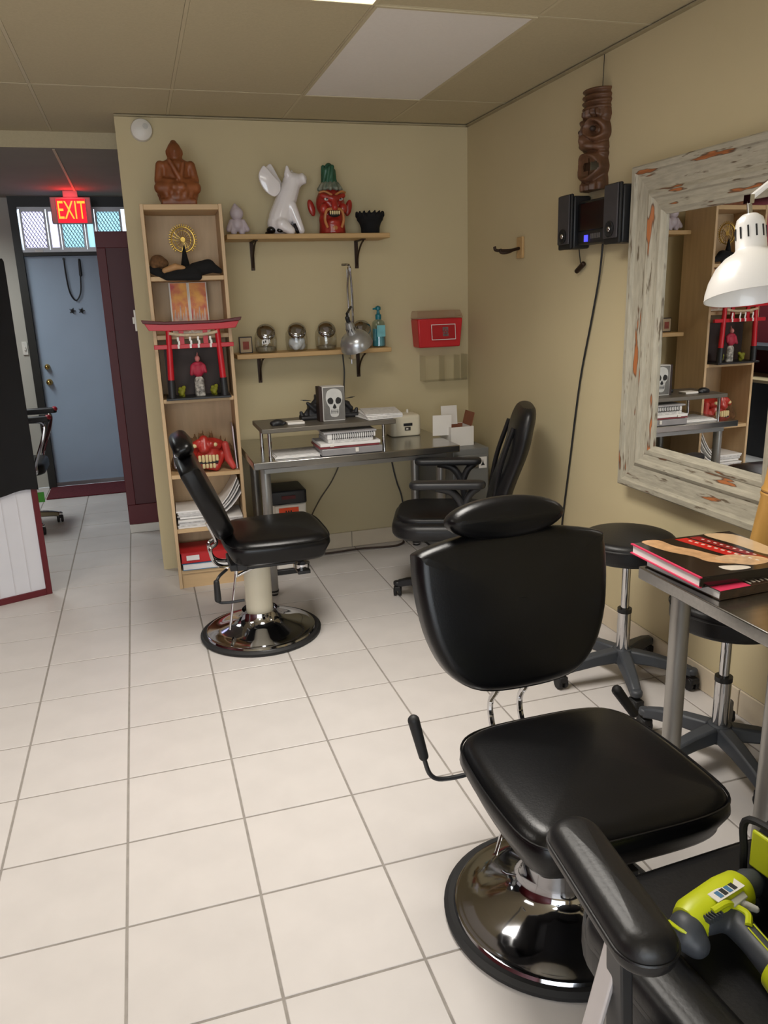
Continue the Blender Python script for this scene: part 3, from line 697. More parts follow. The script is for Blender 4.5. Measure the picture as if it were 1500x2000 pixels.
# pale figurine
x, y, z = 1.118, 3.09, ZU
t = thing('vinyl_figurine', 'small pale lilac toy figure at the left end of the upper shelf', 'figurine', (x, y, z))
b = B().cap((x-.022, y-.004, z+.012), (x-.020, y, z+.04), .016, .016).cap((x+.022, y-.004, z+.012), (x+.020, y, z+.04), .016, .016).sph((x, y, z+.055), (.034, .028, .036)).cap((x-.032, y, z+.072), (x-.05, y-.012, z+.03), .013, .015).cap((x+.032, y, z+.072), (x+.05, y-.012, z+.03), .013, .015)
b.obj('body', PALE, t, remesh=.004)
b = B().sph((x, y, z+.112), (.037, .034, .036)).cap((x-.004, y, z+.135), (x-.006, y, z+.155), .022, .010); b.obj('head', PALE, t, remesh=.004)
# winged pig
def PG(cx, cy, d=0): return Vector((1.373+(cx-320)*.00056, 3.09+d, ZU+(785-cy)*.00056))
t = thing('winged_pig', 'glossy white ceramic winged pig sitting up on the upper shelf', 'figurine', (1.375, 3.09, ZU))
b = B()
b.sph(PG(275, 680), (.068, .06, .060)); b.cap(PG(285, 630), PG(375, 420), .064, .056); b.cap(PG(375, 420), PG(420, 315), .056, .050)
b.sph(PG(425, 295), (.052, .05, .050)); b.cap(PG(455, 290, -.005), PG(520, 272, -.01), .042, .029); b.cyl(PG(520, 272, -.01), PG(546, 262, -.012), .030, .031)
b.cap(PG(380, 235, -.02), PG(372, 165, -.03), .022, .008); b.cap(PG(425, 240, .03), PG(440, 190, .035), .020, .008)
b.cap(PG(390, 520, -.03), PG(475, 750, -.042), .032, .021); b.cap(PG(370, 520, .025), PG(480, 755, .02), .028, .020)
b.cap(PG(285, 690, -.045), PG(370, 755, -.055), .036, .024); b.cap(PG(290, 700, .03), PG(370, 755, .03), .034, .022)
b.obj('body', WHITEC, t, remesh=.005)
for dy in (-.03, .045):
    pts = smooth_poly([(.012, .0), (-.02, -.030), (-.066, -.006), (-.096, .045), (-.098, .085), (-.073, .123), (-.052, .112), (-.015, .07), (.012, .04)], 4)
    B().cushion(pts, .016, .007, .004, Matrix.Translation(PG(270 if dy < 0 else 300, 385 if dy < 0 else 370, dy)) @ Matrix.Rotation(PI/2, 4, 'X') @ Matrix.Rotation(math.radians(0 if dy < 0 else -14), 4, 'Z'), 1).obj('wing', WHITEC, t)
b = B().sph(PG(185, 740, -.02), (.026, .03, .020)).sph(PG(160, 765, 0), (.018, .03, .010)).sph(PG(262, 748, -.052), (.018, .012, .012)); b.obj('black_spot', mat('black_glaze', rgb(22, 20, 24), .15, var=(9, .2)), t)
B().tube(spline([PG(405, 690, -.052), PG(425, 740, -.055), PG(440, 775, -.05)]), .009).obj('hoof_mark', MATS['black_glaze'], t)  # black mark between the pig's hind foot and foreleg
# demon head jar
t = thing('demon_bust', 'red snarling demon head with green topknot on the upper shelf', 'ornament', (1.645, 3.09, ZU))
def DH(cx, cy, d=0): return Vector((1.643+(cx-810)*.00056, 3.09+d, ZU+(775-cy)*.00056))
b = B().sph(DH(810, 480, .01), (.082, .075, .088)).sph(DH(815, 640, 0), (.074, .062, .07)); b.cyl(DH(815, 772, .0), DH(815, 650, 0), .076, .07)
b.cap(DH(700, 420, -.058), DH(790, 450, -.075), .014, .016); b.cap(DH(915, 420, -.058), DH(835, 450, -.075), .014, .016)
b.cap(DH(812, 440, -.075), DH(812, 535, -.088), .013, .019); b.sph(DH(715, 540, -.055), (.026, .022, .03)); b.sph(DH(910, 540, -.055), (.026, .022, .03)); b.sph(DH(812, 665, -.052), (.04, .025, .02))
b.obj('head', DEMON, t, remesh=.005)
for sx in (-1, 1):
    B().sph(DH(810+sx*190, 520, .02), (.020, .012, .045), rot=(0, sx*.25, 0)).obj('ear', DEMON, t)
    b = B().sph(DH(810+sx*70, 455, -.070), (.014, .010, .009)); e = b.obj('eye', SKULLP, t)
    B().sph(DH(810+sx*70, 455, -.079), (.005, .003, .005), 8).obj('pupil', BLKP, e)
    B().tube(spline([DH(812+sx*20, 545, -.078), DH(812+sx*75, 560, -.072), DH(812+sx*95, 640, -.066), DH(812+sx*70, 720, -.066)]), .008).obj('cheek_fold', DEMON2, t)
    B().tube(spline([DH(812+sx*15, 420, -.072), DH(812+sx*80, 385, -.062), DH(812+sx*130, 390, -.045)]), .006).obj('brow', DEMON2, t)
B().sph(DH(815, 590, -.064), (.034, .016, .018)).obj('mouth', BLKP, t)
for k in range(5): B().cap(DH(770+k*22, 572, -.080), DH(770+k*22, 592, -.079), .0052, .004, 8).obj('tooth', IVORY, t)
B().sph(DH(815, 730, -.062), (.022, .012, .03)).obj('chin_beard', DEMON2, t)
b = B()
for k in range(11): a = 2*PI*k/11; b.cap(DH(810, 350, 0)+Vector((.060*math.cos(a), .05*math.sin(a), 0)), DH(810, 300, 0)+Vector((.045*math.cos(a), .04*math.sin(a), 0)), .014, .010, 8)
b.sph(DH(810, 330), (.058, .05, .03)); b.obj('headband', mat('pale_green_glaze', rgb(146, 148, 132), .35, var=(24, .6), col2=rgb(60, 84, 70)), t, remesh=.005)
b = B().sph(DH(805, 240), (.036, .032, .05))
for k in range(9): a = 2*PI*k/9; b.cap(DH(805, 290)+Vector((.036*math.cos(a), .032*math.sin(a), 0)), DH(800, 165)+Vector((.030*math.cos(a+.5), .026*math.sin(a+.5), .010*math.sin(a*3))), .011, .012, 8)
b.sph(DH(806, 140), (.020, .020, .018)); b.obj('topknot', GREENK, t, remesh=.004, it=2)
# black bowl
x, y, z = 1.868, 3.09, ZU
b = B().lathe([(.052, 0), (.054, .035), (.062, .06), (.074, .075), (.078, .095), (.070, .108), (.060, .112), (.052, .10), (.046, .05), (.0, .04)], 22, Matrix.Translation((x, y, z)))
for k in range(16): a = 2*PI*k/16; b.cap((x+.073*math.cos(a), y+.073*math.sin(a), z+.10), (x+.078*math.cos(a+.1), y+.078*math.sin(a+.1), z+.118), .012, .006, 8)
tag(b.obj('black_pot', BLACK, remesh=.005, it=2), 'black ruffled pot at the right end of the upper shelf', 'pot')

# lower shelf: framed picture, jars, spray bottle
t = thing('picture_frame', 'small dark edged frame with a red print at the left end of the lower shelf', 'frame', (1.115, 3.10, ZL))
B().bb(1.078, 1.152, 3.095, 3.115, ZL+.001, ZL+.092).obj('frame', mat('frame_dark', rgb(50, 40, 36), .5, var=(9, .2)), t, bevel=.002)
B().bb(1.084, 1.146, 3.092, 3.0955, ZL+.006, ZL+.086).obj('mount', mat('beige_mount', rgb(170, 150, 120), .7, var=(9, .1)), t, smooth=0)
B().bb(1.098, 1.132, 3.090, 3.0925, ZL+.022, ZL+.066).obj('print', mat('dull_red_print', rgb(142, 66, 52), .7, var=(40, .3)), t, smooth=0)
def jar(x, y, label, fill, sticker=False):
    t = thing('storage_jar', label, 'jar', (x, y, ZL), 0, 'slanted glass jars on the lower wall shelf')
    M_ = Matrix.Translation((x, y, ZL))
    sl = Matrix.Translation((x, y-.018, ZL+.108)) @ Matrix.Rotation(math.radians(52), 4, 'X')
    prof = [(.048, .001), (.058, .006), (.062, .03), (.063, .07), (.060, .10)]
    R = [[M_ @ Vector((r*math.cos(2*PI*i/28), r*math.sin(2*PI*i/28), z)) for i in range(28)] for r, z in prof]
    for f in (.5, 1.0):
        ring = []
        for i in range(28):
            a = 2*PI*i/28; p = M_ @ Vector((.06*math.cos(a), .06*math.sin(a), .10+.02*f)); q_ = sl @ Vector((.048*math.cos(a), .048*math.sin(a), 0)); ring.append(p.lerp(q_, f*.92))
        R.append(ring)
    B().rings(R).obj('glass_body', GLASSJ, t)
    B().lathe([(.047, -.004), (.052, -.002), (.052, .012), (.046, .020), (.025, .026), (.0, .028)], 28, sl @ Matrix.Translation((0, 0, .004))).obj('lid', CHROMED, t)
    b = B()
    if fill == 'cotton':
        for k in range(10): b.sph((x+.025*math.cos(k*2.4), y-.006+.025*math.sin(k*2.4), ZL+.030+.005*(k % 7)), .026, 8, m=6)
        b.obj('cotton', mat('cotton_white', rgb(214, 220, 228), .9, var=(20, .1), bump=(60, .5)), t, remesh=.006)
    else:
        b.lathe([(.05, .006), (.055, .012), (.056, fill), (.03, fill+.006), (0, fill+.004)], 20, M_).obj('contents', mat('grey_contents', rgb(150, 142, 122), .7, var=(50, .5)), t)
    if sticker:
        b = B().box((x-.012, y-.0645, ZL+.062), (.036, .0015, .026), rot=(0, 0, -.1)); l = b.obj('sticker', PAPER, t, smooth=0)
        b = B()
        for k in range(3): b.box((x-.022+.011*k, y-.0658, ZL+.060+.004*(k % 2)), (.006, .0008, .012 if k < 2 else .006))
        b.obj('sticker_mark', mat('ink', rgb(40, 40, 40), .8, var=(9, .1)), l, smooth=0)
jar(1.228, 3.09, 'slanted glass jar with a white label, leftmost on the lower shelf', .03, True)
jar(1.405, 3.09, 'slanted glass jar full of white cotton on the lower shelf', 'cotton')
jar(1.578, 3.09, 'slanted glass jar just left of the silver lamp shade', .02)
jar(1.790, 3.09, 'slanted glass jar between the silver lamp and the teal bottle', .035)
x, y = 1.895, 3.08
t = thing('pump_bottle', 'teal pump bottle at the right end of the lower shelf', 'bottle', (x, y, ZL))
B().lathe([(.034, .001), (.040, .006), (.040, .12), (.034, .145), (.016, .158), (.014, .165)], 24, Matrix.Translation((x, y, ZL))).obj('bottle', thin_glass('bottle_plastic', (.75, .88, .9, 1), .3, .1), t)
B().lathe([(.030, .004), (.036, .008), (.036, .105), (.0, .106)], 24, Matrix.Translation((x, y, ZL))).obj('liquid', TEAL, t)
b = B().lathe([(.017, .158), (.018, .185), (.010, .19), (.008, .21), (.016, .212), (.016, .228), (.005, .236)], 16, Matrix.Translation((x, y, ZL))); b.cap((x, y, ZL+.222), (x-.03, y-.005, ZL+.218), .006, .005); b.obj('pump', TEALD, t)
B().bb(x-.022, x+.028, y-.0415, y-.0405, ZL+.06, ZL+.125).obj('label', mat('aqua_label', rgb(120, 190, 200), .5, var=(30, .25)), t, smooth=0)

# clamp lamp on lower shelf
t = thing('clamp_lamp', 'silver articulated lamp clamped to the lower wall shelf', 'lamp', (1.70, 2.985, ZL))
b = B().bb(1.692, 1.722, 2.975, 3.04, ZL+.001, ZL+.008).bb(1.692, 1.722, 2.975, 2.988, ZL-.05, ZL+.001).bb(1.692, 1.722, 2.975, 3.03, ZL-.056, ZL-.048).cyl((1.707, 3.015, ZL-.085), (1.707, 3.015, ZL-.028), .006, n=10).cyl((1.707, 3.0, ZL+.008), (1.707, 3.0, ZL+.06), .008, n=10)
b.obj('clamp', CHROMED, t, bevel=.001)
b = B()
for dx in (-.010, .010): b.cyl((1.707+dx, 2.995, ZL+.06), (1.704+dx, 2.99, ZL+.44), .0042, n=8)
b.box((1.706, 2.993, ZL+.055), (.03, .012, .03)); b.obj('lower_arm', STEELL, t)
b = B().tube(spline([(1.694, 2.985, ZL+.24), (1.690, 2.975, ZL+.35), (1.700, 2.96, ZL+.448), (1.690, 2.955, ZL+.462), (1.655, 2.955, ZL+.462)]), .006)
b.tube(spline([(1.718, 2.985, ZL+.12), (1.715, 2.97, ZL+.30), (1.706, 2.965, ZL+.445)]), .005); b.sph((1.704, 2.975, ZL+.445), .012); b.obj('upper_arm', CHROMED, t)
ax = Vector((.36, .30, -.88)).normalized(); ap = Vector((1.660, 2.835, ZL+.128))
Mh = Matrix.Translation(ap) @ rot_to(ax)
B().lathe([(.010, -.035), (.020, -.03), (.024, -.01), (.029, .02), (.032, .034), (.054, .042), (.073, .058), (.086, .082), (.091, .108), (.092, .118), (.089, .118), (.083, .084), (.070, .061), (.050, .046), (.0, .040)], 32, Mh).obj('shade', LAMPS, t)
for k in range(9): a = 2*PI*k/9; B().box(Mh @ Vector((.0275*math.cos(a), .0275*math.sin(a), .012)), (.0022, .004, .028), rot=(Mh @ Matrix.Rotation(a, 4, 'Z')).to_euler()).obj('vent_slot', BLKP, t, smooth=0)
B().tube([ap-ax*.03, ap-ax*.06+Vector((.01, .04, .02)), Vector((1.700, 2.96, ZL+.235))], .007).cap(ap-ax*.03, ap-ax*.058, .012).obj('lamp_knob', BLKP, t)
tag(B().tube(spline([(1.70, 3.20, ZL-.03), (1.708, 3.208, 1.12), (1.702, 3.208, 1.02), (1.70, 3.205, .93)]), .004, 6).obj('lamp_cord', BLKP), 'black lamp cord hanging on the wall above the skull block', 'cord')

# sharps bin on wall
t = thing('sharps_container', 'red sharps container with clear lid on the back wall', 'container', (2.285, 3.14, 1.235))
b = B().rings([[Vector(p) for p in r] for r in ([(2.155, 3.10, 1.235), (2.42, 3.10, 1.235), (2.42, YB-.004, 1.235), (2.155, YB-.004, 1.235)], [(2.142, 3.085, 1.405), (2.432, 3.085, 1.405), (2.432, YB-.004, 1.405), (2.142, YB-.004, 1.405)])])
b.obj('body', SHARPS, t, bevel=.008)
b = B().rings([[Vector(p) for p in r] for r in ([(2.138, 3.082, 1.405), (2.436, 3.082, 1.405), (2.436, YB-.004, 1.405), (2.138, YB-.004, 1.405)], [(2.148, 3.11, 1.452), (2.426, 3.11, 1.452), (2.426, YB-.004, 1.452), (2.148, YB-.004, 1.452)])])
b.obj('clear_lid', LIDCL, t, bevel=.006)
tl = Matrix.Translation((2.305, 3.088, 1.325)) @ Matrix.Rotation(math.radians(-5), 4, 'X')
lb = B().bb(-.078, .078, -.006, -.0045, -.046, .046, tl).obj('label', PAPER, t, smooth=0)
B().bb(-.074, .074, -.0068, -.006, -.042, .042, tl).obj('label_field', LABELR, lb, smooth=0)
b = B(); Rl = tl @ Matrix.Translation((.012, -.0072, 0)) @ Matrix.Rotation(PI/2, 4, 'X')
b.bb(-.006, .030, -.0078, -.0068, -.026, .028, tl); b.obj('label_block', LABELG, lb, smooth=0)
b = B()
for k in range(3): a = PI/2+2*PI*k/3; b.tube([Rl @ Vector((.0, .001, .001))+Rl.to_3x3() @ Vector((.009*math.cos(a)+.008*math.cos(c), .009*math.sin(a)+.008*math.sin(c), 0)) for c in [2*PI*j/12 for j in range(12)]], .0014, 5, True)
b.obj('hazard_mark', LABELR, lb, smooth=0)
t = thing('wall_tray', 'clear acrylic holder on the back wall under the red sharps container', 'holder', (2.33, 3.16, 1.02))
b = B().bb(2.195, 2.475, 3.115, 3.118, 1.03, 1.185).bb(2.195, 2.198, 3.118, YB-.003, 1.03, 1.185).bb(2.472, 2.475, 3.118, YB-.003, 1.03, 1.185).bb(2.195, 2.475, 3.115, YB-.003, 1.027, 1.03); b.obj('box', ACRYL, t, smooth=0)
b = B().bb(2.32, 2.323, 3.118, YB-.01, 1.03, 1.18).bb(2.42, 2.423, 3.118, YB-.01, 1.03, 1.18); b.obj('divider', ACRYL, t, smooth=0)

# ================================================================ DESK
DZ = .75
def steel_table(name, label, x0, x1, y0, y1, legs, lr=.026):
    t = thing(name, label, 'table', ((x0+x1)/2, (y0+y1)/2, 0))
    B().bb(x0, x1, y0, y1, DZ-.038, DZ).obj('tabletop', STEEL, t, bevel=.004)
    for (x, y) in legs:
        B().cyl((x, y, .012), (x, y, DZ-.038), lr, n=20).obj('leg', STEELL, t)
        B().cyl((x, y, 0), (x, y, .03), lr*.8, lr*1.1, n=16).obj('foot', RUB, t)
    for ya in (y0+.05, y1-.07): B().bb(x0+.06, x1-.06, ya, ya+.02, DZ-.07, DZ-.038).obj('under_rail', STEELL, t, smooth=0)
    return t
steel_table('work_table', 'long grey steel work table under the wall shelves', 1.026, 2.15, 2.46, 3.19, [(1.095, 2.55), (2.075, 2.56), (1.11, 3.10), (2.105, 3.09)])
t = thing('desk_riser', 'grey shelf riser on thin chrome posts standing on the steel work table', 'riser', (1.44, 2.66, DZ))
B().bb(1.085, 1.80, 2.50, 2.84, .888, .912).obj('board', mat('riser_grey', rgb(112, 106, 96), .4, .4, var=(5, .12), stretch=(.5, 6, 6)), t, bevel=.003)
for x, y in ((1.125, 2.525), (1.738, 2.525), (1.125, 2.81), (1.738, 2.81)): B().cyl((x, y, DZ), (x, y, .888), .010, n=12).obj('post', CHROME, t)
for x in (1.715,): B().cyl((x-.02, 2.81, DZ), (x-.02, 2.81, .888), .008, n=10).obj('post', CHROMED, t)
RZ = .9125
# items on riser
b = B().sph((1.185, 2.60, RZ+.014), (.034, .026, .018)).sph((1.165, 2.60, RZ+.012), (.022, .022, .014)).cap((1.20, 2.595, RZ+.012), (1.222, 2.59, RZ+.010), .012, .009).bb(1.155, 1.215, 2.58, 2.62, RZ, RZ+.008)
tag(b.obj('tape_dispenser', BLKP, remesh=.004), 'small black rounded gadget at the left end of the desk riser', 'gadget')
tag(B().bb(1.235, 1.325, 2.58, 2.65, RZ, RZ+.012).obj('card_box', CARDW, bevel=.002), 'flat pale card box between the black gadget and the skull block', 'box')
t = thing('skull_block', 'white block printed with a skull standing on the desk riser', 'ornament', (1.49, 2.62, RZ))
B().bb(1.43, 1.55, 2.60, 2.68, RZ, RZ+.182).obj('block', mat('block_white', rgb(206, 204, 200), .6, var=(5, .08)), t, bevel=.003)
B().bb(1.412, 1.43, 2.605, 2.68, RZ, RZ+.182).obj('block_side', DARKBR, t, smooth=0)
M_ = Matrix.Translation((1.492, 2.60, RZ)) @ Matrix.Rotation(PI/2, 4, 'X')
B().bb(-.058, .056, -.0006, .0003, .006, .178, Matrix.Translation((1.492, 2.60, RZ))).obj('grey_ground', mat('skull_ground', rgb(120, 118, 114), .6, var=(14, .4)), t, smooth=0)
B().cushion(smooth_poly([(0, .172), (.036, .158), (.045, .12), (.036, .088), (.026, .072), (.022, .03), (0, .02), (-.022, .03), (-.026, .072), (-.036, .088), (-.045, .12), (-.036, .158)], 4), .004, .002, .003, M_).obj('skull', SKULLP, t)
b = B()
for sx in (-1, 1): b.prism(smooth_poly([(sx*.006, .110), (sx*.018, .126), (sx*.036, .116), (sx*.032, .096), (sx*.012, .092)], 4), .004, .0085, M_)
b.prism(smooth_poly([(0, .092), (.010, .072), (0, .066), (-.010, .072)], 4), .004, .0075, M_)
for k in range(7): b.bb(-.018+.006*k-.0008, -.018+.006*k+.0008, -.0068, -.003, .040, .062, Matrix.Translation((1.492, 2.60, RZ)))
b.bb(-.02, .02, -.0068, -.003, .0502, .0518, Matrix.Translation((1.492, 2.60, RZ)))
b.obj('skull_hollow', MATS['ink'], t, smooth=0)
for sx, lab in ((-1, 'left'), (1, 'right')):
    b = B(); x0 = 1.49+sx*.10
    b.bb(x0-.06, x0+.06, 2.69, 2.77, RZ, RZ+.02); b.bb(x0-sx*.02-.035, x0-sx*.02+.035, 2.70, 2.76, RZ, RZ+.085); b.bb(x0-sx*.04-.016, x0-sx*.04+.016, 2.71, 2.75, RZ, RZ+.13)
    b.cap((x0+sx*.02, 2.73, RZ+.03), (x0-sx*.03, 2.73, RZ+.10), .018, .012); b.cap((x0+sx*.05, 2.72, RZ+.02), (x0+sx*.055, 2.72, RZ+.04), .014, .01); b.cap((x0, 2.73, RZ+.10), (x0+sx*.05, 2.735, RZ+.105), .004, .004); b.cap((x0-.02, 2.70, RZ+.09), (x0+.02, 2.70, RZ+.05), .010, .012)
    tag(b.obj('tattoo_machine_stand', mat('dark_grey_metal', rgb(52, 52, 54), .5, .4, var=(20, .4)), remesh=.005, it=1), 'dark stepped metal stand on the riser, %s of the skull block' % lab, 'stand')
t = thing('loose_papers', 'fanned white papers overhanging the right end of the desk riser', 'papers', (1.74, 2.66, RZ))
for k in range(4): B().box((1.735+.012*k, 2.66+.008*k, RZ+.004+.0062*k), (.20, .26, .005), rot=(0, .0, .15-.1*k)).obj('sheet_pile', PAPERP if k % 2 else PAPER, t, smooth=0)
# stack below riser
def slab(name, label, x0, x1, y0, y1, z0, z1, m, rz=0, cat='book', bev=.002):
    return tag(B().box(((x0+x1)/2, (y0+y1)/2, (z0+z1)/2), (x1-x0, y1-y0, z1-z0), rot=(0, 0, rz)).obj(name, m, bevel=bev), label, cat)
S0 = 2.475
t = thing('ring_binder', 'grey clear binder at the bottom of the stack on the work table', 'binder', (1.54, 2.58, DZ)); B().bb(1.385, 1.715, S0, 2.70, DZ+.001, DZ+.036).obj('cover', mat('clear_grey_binder', rgb(150, 148, 150), .25, var=(8, .2)), t, bevel=.004)
B().bb(1.565, 1.582, S0-.006, S0+.004, DZ+.012, DZ+.034).obj('clasp', WHITEP, t, bevel=.001)
t = thing('sketch_pad', 'pad with a red edge lying on the grey binder in the stack', 'pad', (1.53, 2.58, DZ+.037)); B().bb(1.375, 1.70, S0+.012, 2.69, DZ+.0375, DZ+.048).obj('cover', mat('dull_red_pad', rgb(150, 60, 66), .5, var=(10, .3)), t, bevel=.001)
B().bb(1.38, 1.705, S0+.006, 2.69, DZ+.0485, DZ+.064).obj('pages', PAPER, t, bevel=.001); B().bb(1.43, 1.452, S0+.001, S0+.011, DZ+.046, DZ+.060).obj('tab', WHITEP, t, bevel=.001)
slab('loose_sheet_pile', 'thick pile of white sheets under the spiral pad in the stack', 1.42, 1.665, S0+.010, 2.69, DZ+.0645, DZ+.084, PAPERP, .02, 'papers')
t = thing('spiral_pad', 'spiral bound pad on top of the stack under the desk riser', 'pad', (1.55, 2.58, DZ+.085)); B().bb(1.42, 1.68, S0+.010, 2.68, DZ+.085, DZ+.112).obj('pages', PAPER, t, bevel=.002)
B().bb(1.40, 1.685, S0+.004, 2.675, DZ+.1125, DZ+.122).obj('cover', mat('pale_grey_cover', rgb(170, 168, 170), .3, var=(14, .25)), t, bevel=.002)
b = B()
for k in range(20):
    xx = 1.445+k*.0115; b.tube([(xx, S0+.010+.008*math.cos(a)-.004, DZ+.099+.015*math.sin(a)) for a in [2*PI*j/10 for j in range(10)]], .0018, 5, True)
tag(b.obj('spiral_wire', MATS['ink'], t), kind='stuff')
t = thing('loose_papers', 'white papers lying flat on the work table left of the stack', 'papers', (1.28, 2.62, DZ))
for k in range(3): B().box((1.264+.004*k, 2.60+.010*k, DZ+.0035+.0045*k), (.236, .19, .004), rot=(0, 0, -.02+.03*k)).obj('sheet_pile', PAPERP if k == 2 else PAPER, t, smooth=0)
# printer
t = thing('label_printer', 'cream rounded desktop machine with a dark slot on the work table', 'machine', (1.975, 2.92, DZ))
b = B().cushion(rrect(.185, .15, .03, cx=1.978, cy=2.925), .125, .022, .004, Matrix.Translation((0, 0, DZ+.001))); b.obj('body', CREAM, t)
B().bb(1.958, 2.012, 2.846, 2.852, DZ+.062, DZ+.078).obj('slot', BLKP, t, bevel=.001); B().bb(1.965, 2.0, 2.845, 2.853, DZ+.036, DZ+.056).obj('window', mat('dark_window', rgb(70, 66, 60), .3, var=(9, .3)), t, bevel=.001); B().bb(1.972, 1.985, 2.8435, 2.846, DZ+.042, DZ+.050).obj('key', WHITEP, t)
B().cap((2.01, 2.93, DZ+.125), (2.01, 2.93, DZ+.142), .007).obj('button', WHITEP, t)
# filing cabinet and carton
t = thing('filing_cabinet', 'low grey metal filing cabinet beside the right end of the work table', 'cabinet', (2.29, 2.88, 0))
CZ = .695
B().bb(2.165, 2.385, 2.60, 3.19, .02, CZ).obj('body', GREYC, t, bevel=.004)
B().bb(2.17, 2.38, 2.62, 3.17, 0, .02).obj('plinth', BLKP, t, smooth=0)
for k, (z0, z1) in enumerate(((.045, .345), (.36, .66))):
    dd = B().bb(2.175, 2.375, 2.588, 2.60, z0, z1).obj('drawer', GREYC, t, bevel=.003)
    B().bb(2.24, 2.31, 2.578, 2.588, z1-.07, z1-.05).obj('handle', CHROMED, dd, bevel=.002)
lb = B().bb(2.318, 2.366, 2.586, 2.588, .58, .645).obj('label', PAPER, t, smooth=0)
B().prism([(-.012, -.016), (.012, -.016), (.004, .0), (0, .02), (-.004, 0)], 0, .0008, Matrix.Translation((2.342, 2.586, .612)) @ Matrix.Rotation(PI/2, 4, 'X')).obj('label_mark', MATS['ink'], lb, smooth=0)
t = thing('open_carton', 'open white carton with brown inside on the filing cabinet', 'box', (2.26, 2.78, CZ))
b = B(); x0, x1, y0, y1, z0 = 2.195, 2.335, 2.70, 2.86, CZ+.001
b.bb(x0, x1, y0, y0+.004, z0, z0+.11).bb(x0, x0+.004, y0+.004, y1, z0, z0+.11).bb(x1-.004, x1, y0+.004, y1, z0, z0+.11).bb(x0+.004, x1-.004, y1-.004, y1, z0, z0+.11).bb(x0+.004, x1-.004, y0+.004, y1-.004, z0, z0+.004); b.obj('body', CARDW, t, smooth=0)
B().box((x0-.038, y0+.045, z0+.121), (.11, .004, .118), rot=(.05, 0, -.15)).obj('flap', CARDW, t, smooth=0)
B().box(((x0+x1)/2-.02, y1-.004, z0+.16), (.10, .004, .11), rot=(-.1, 0, 0)).obj('flap', CARDW, t, smooth=0)
B().box((x1+.006, (y0+y1)/2+.01, z0+.145), (.004, .13, .08), rot=(0, .25, 0)).obj('flap', CARDB, t, smooth=0)
B().bb(x0+.006, x1-.006, y1-.007, y1-.0045, z0+.02, z0+.108).obj('lining', CARDB, t, smooth=0)
# black lidded bin with orange sticker
t = thing('waste_bin', 'black lidded waste bin with an orange hazard sticker under the work table', 'bin', (1.255, 2.96, 0))
b = B().rings([[Vector(p) for p in r] for r in ([(1.165, 2.85, .03), (1.345, 2.85, .03), (1.345, 3.06, .03), (1.165, 3.06, .03)], [(1.155, 2.835, .423), (1.357, 2.835, .423), (1.357, 3.07, .423), (1.155, 3.07, .423)])]); b.obj('body', WHITEP, t, bevel=.01)
B().bb(1.16, 1.35, 2.845, 3.065, 0, .03).obj('base', BLKP, t, bevel=.004)
B().cushion(rrect(.212, .245, .02, 4, 1.256, 2.953), .078, .012, .003, Matrix.Translation((0, 0, .423))).obj('lid', BLKP, t)
B().bb(1.215, 1.295, 2.825, 2.8305, .453, .473).obj('lid_mark', mat('dark_red_mark', rgb(90, 22, 24), .6, var=(40, .5)), t, smooth=0)
lb = B().bb(1.175, 1.335, 2.826, 2.838, .345, .418).obj('label', WHITEP, t, smooth=0)
B().bb(1.195, 1.308, 2.824, 2.8265, .35, .405).obj('sticker', ORANGE, lb, smooth=0)
b = B()
for k in range(3): b.bb(1.232+.014*k, 1.240+.014*k, 2.8228, 2.8242, .368, .388)
b.obj('sticker_mark', MATS['ink'], lb, smooth=0)
tag(B().tube(spline([(1.665, 3.207, .70), (1.66, 3.207, .58), (1.60, 3.207, .45), (1.51, 3.205, .33), (1.44, 3.20, .20), (1.40, 3.16, .05)]), .004, 6).obj('power_cord', mat('grey_cord', rgb(84, 74, 60), .6, var=(9, .1))), 'thin grey cord sagging down the wall beneath the work table', 'cord')
tag(B().tube(spline([(1.985, 3.207, .72), (1.99, 3.207, .55), (2.02, 3.207, .40), (2.05, 3.205, .30), (2.07, 3.19, .12), (2.06, 3.15, .008)]), .0045, 6).obj('power_cord', BLKP), 'black cord hanging below the right part of the work table', 'cord')
tag(B().tube(spline([(1.40, 3.13, .007), (1.55, 3.12, .007), (1.75, 3.13, .007), (1.95, 3.10, .007), (2.03, 3.14, .007), (2.04, 3.16, .012)]), .007, 6).obj('floor_cord', mat('brown_cord', rgb(70, 56, 48), .6, var=(9, .2))), 'dark cord lying on the floor along the back skirting', 'cord')

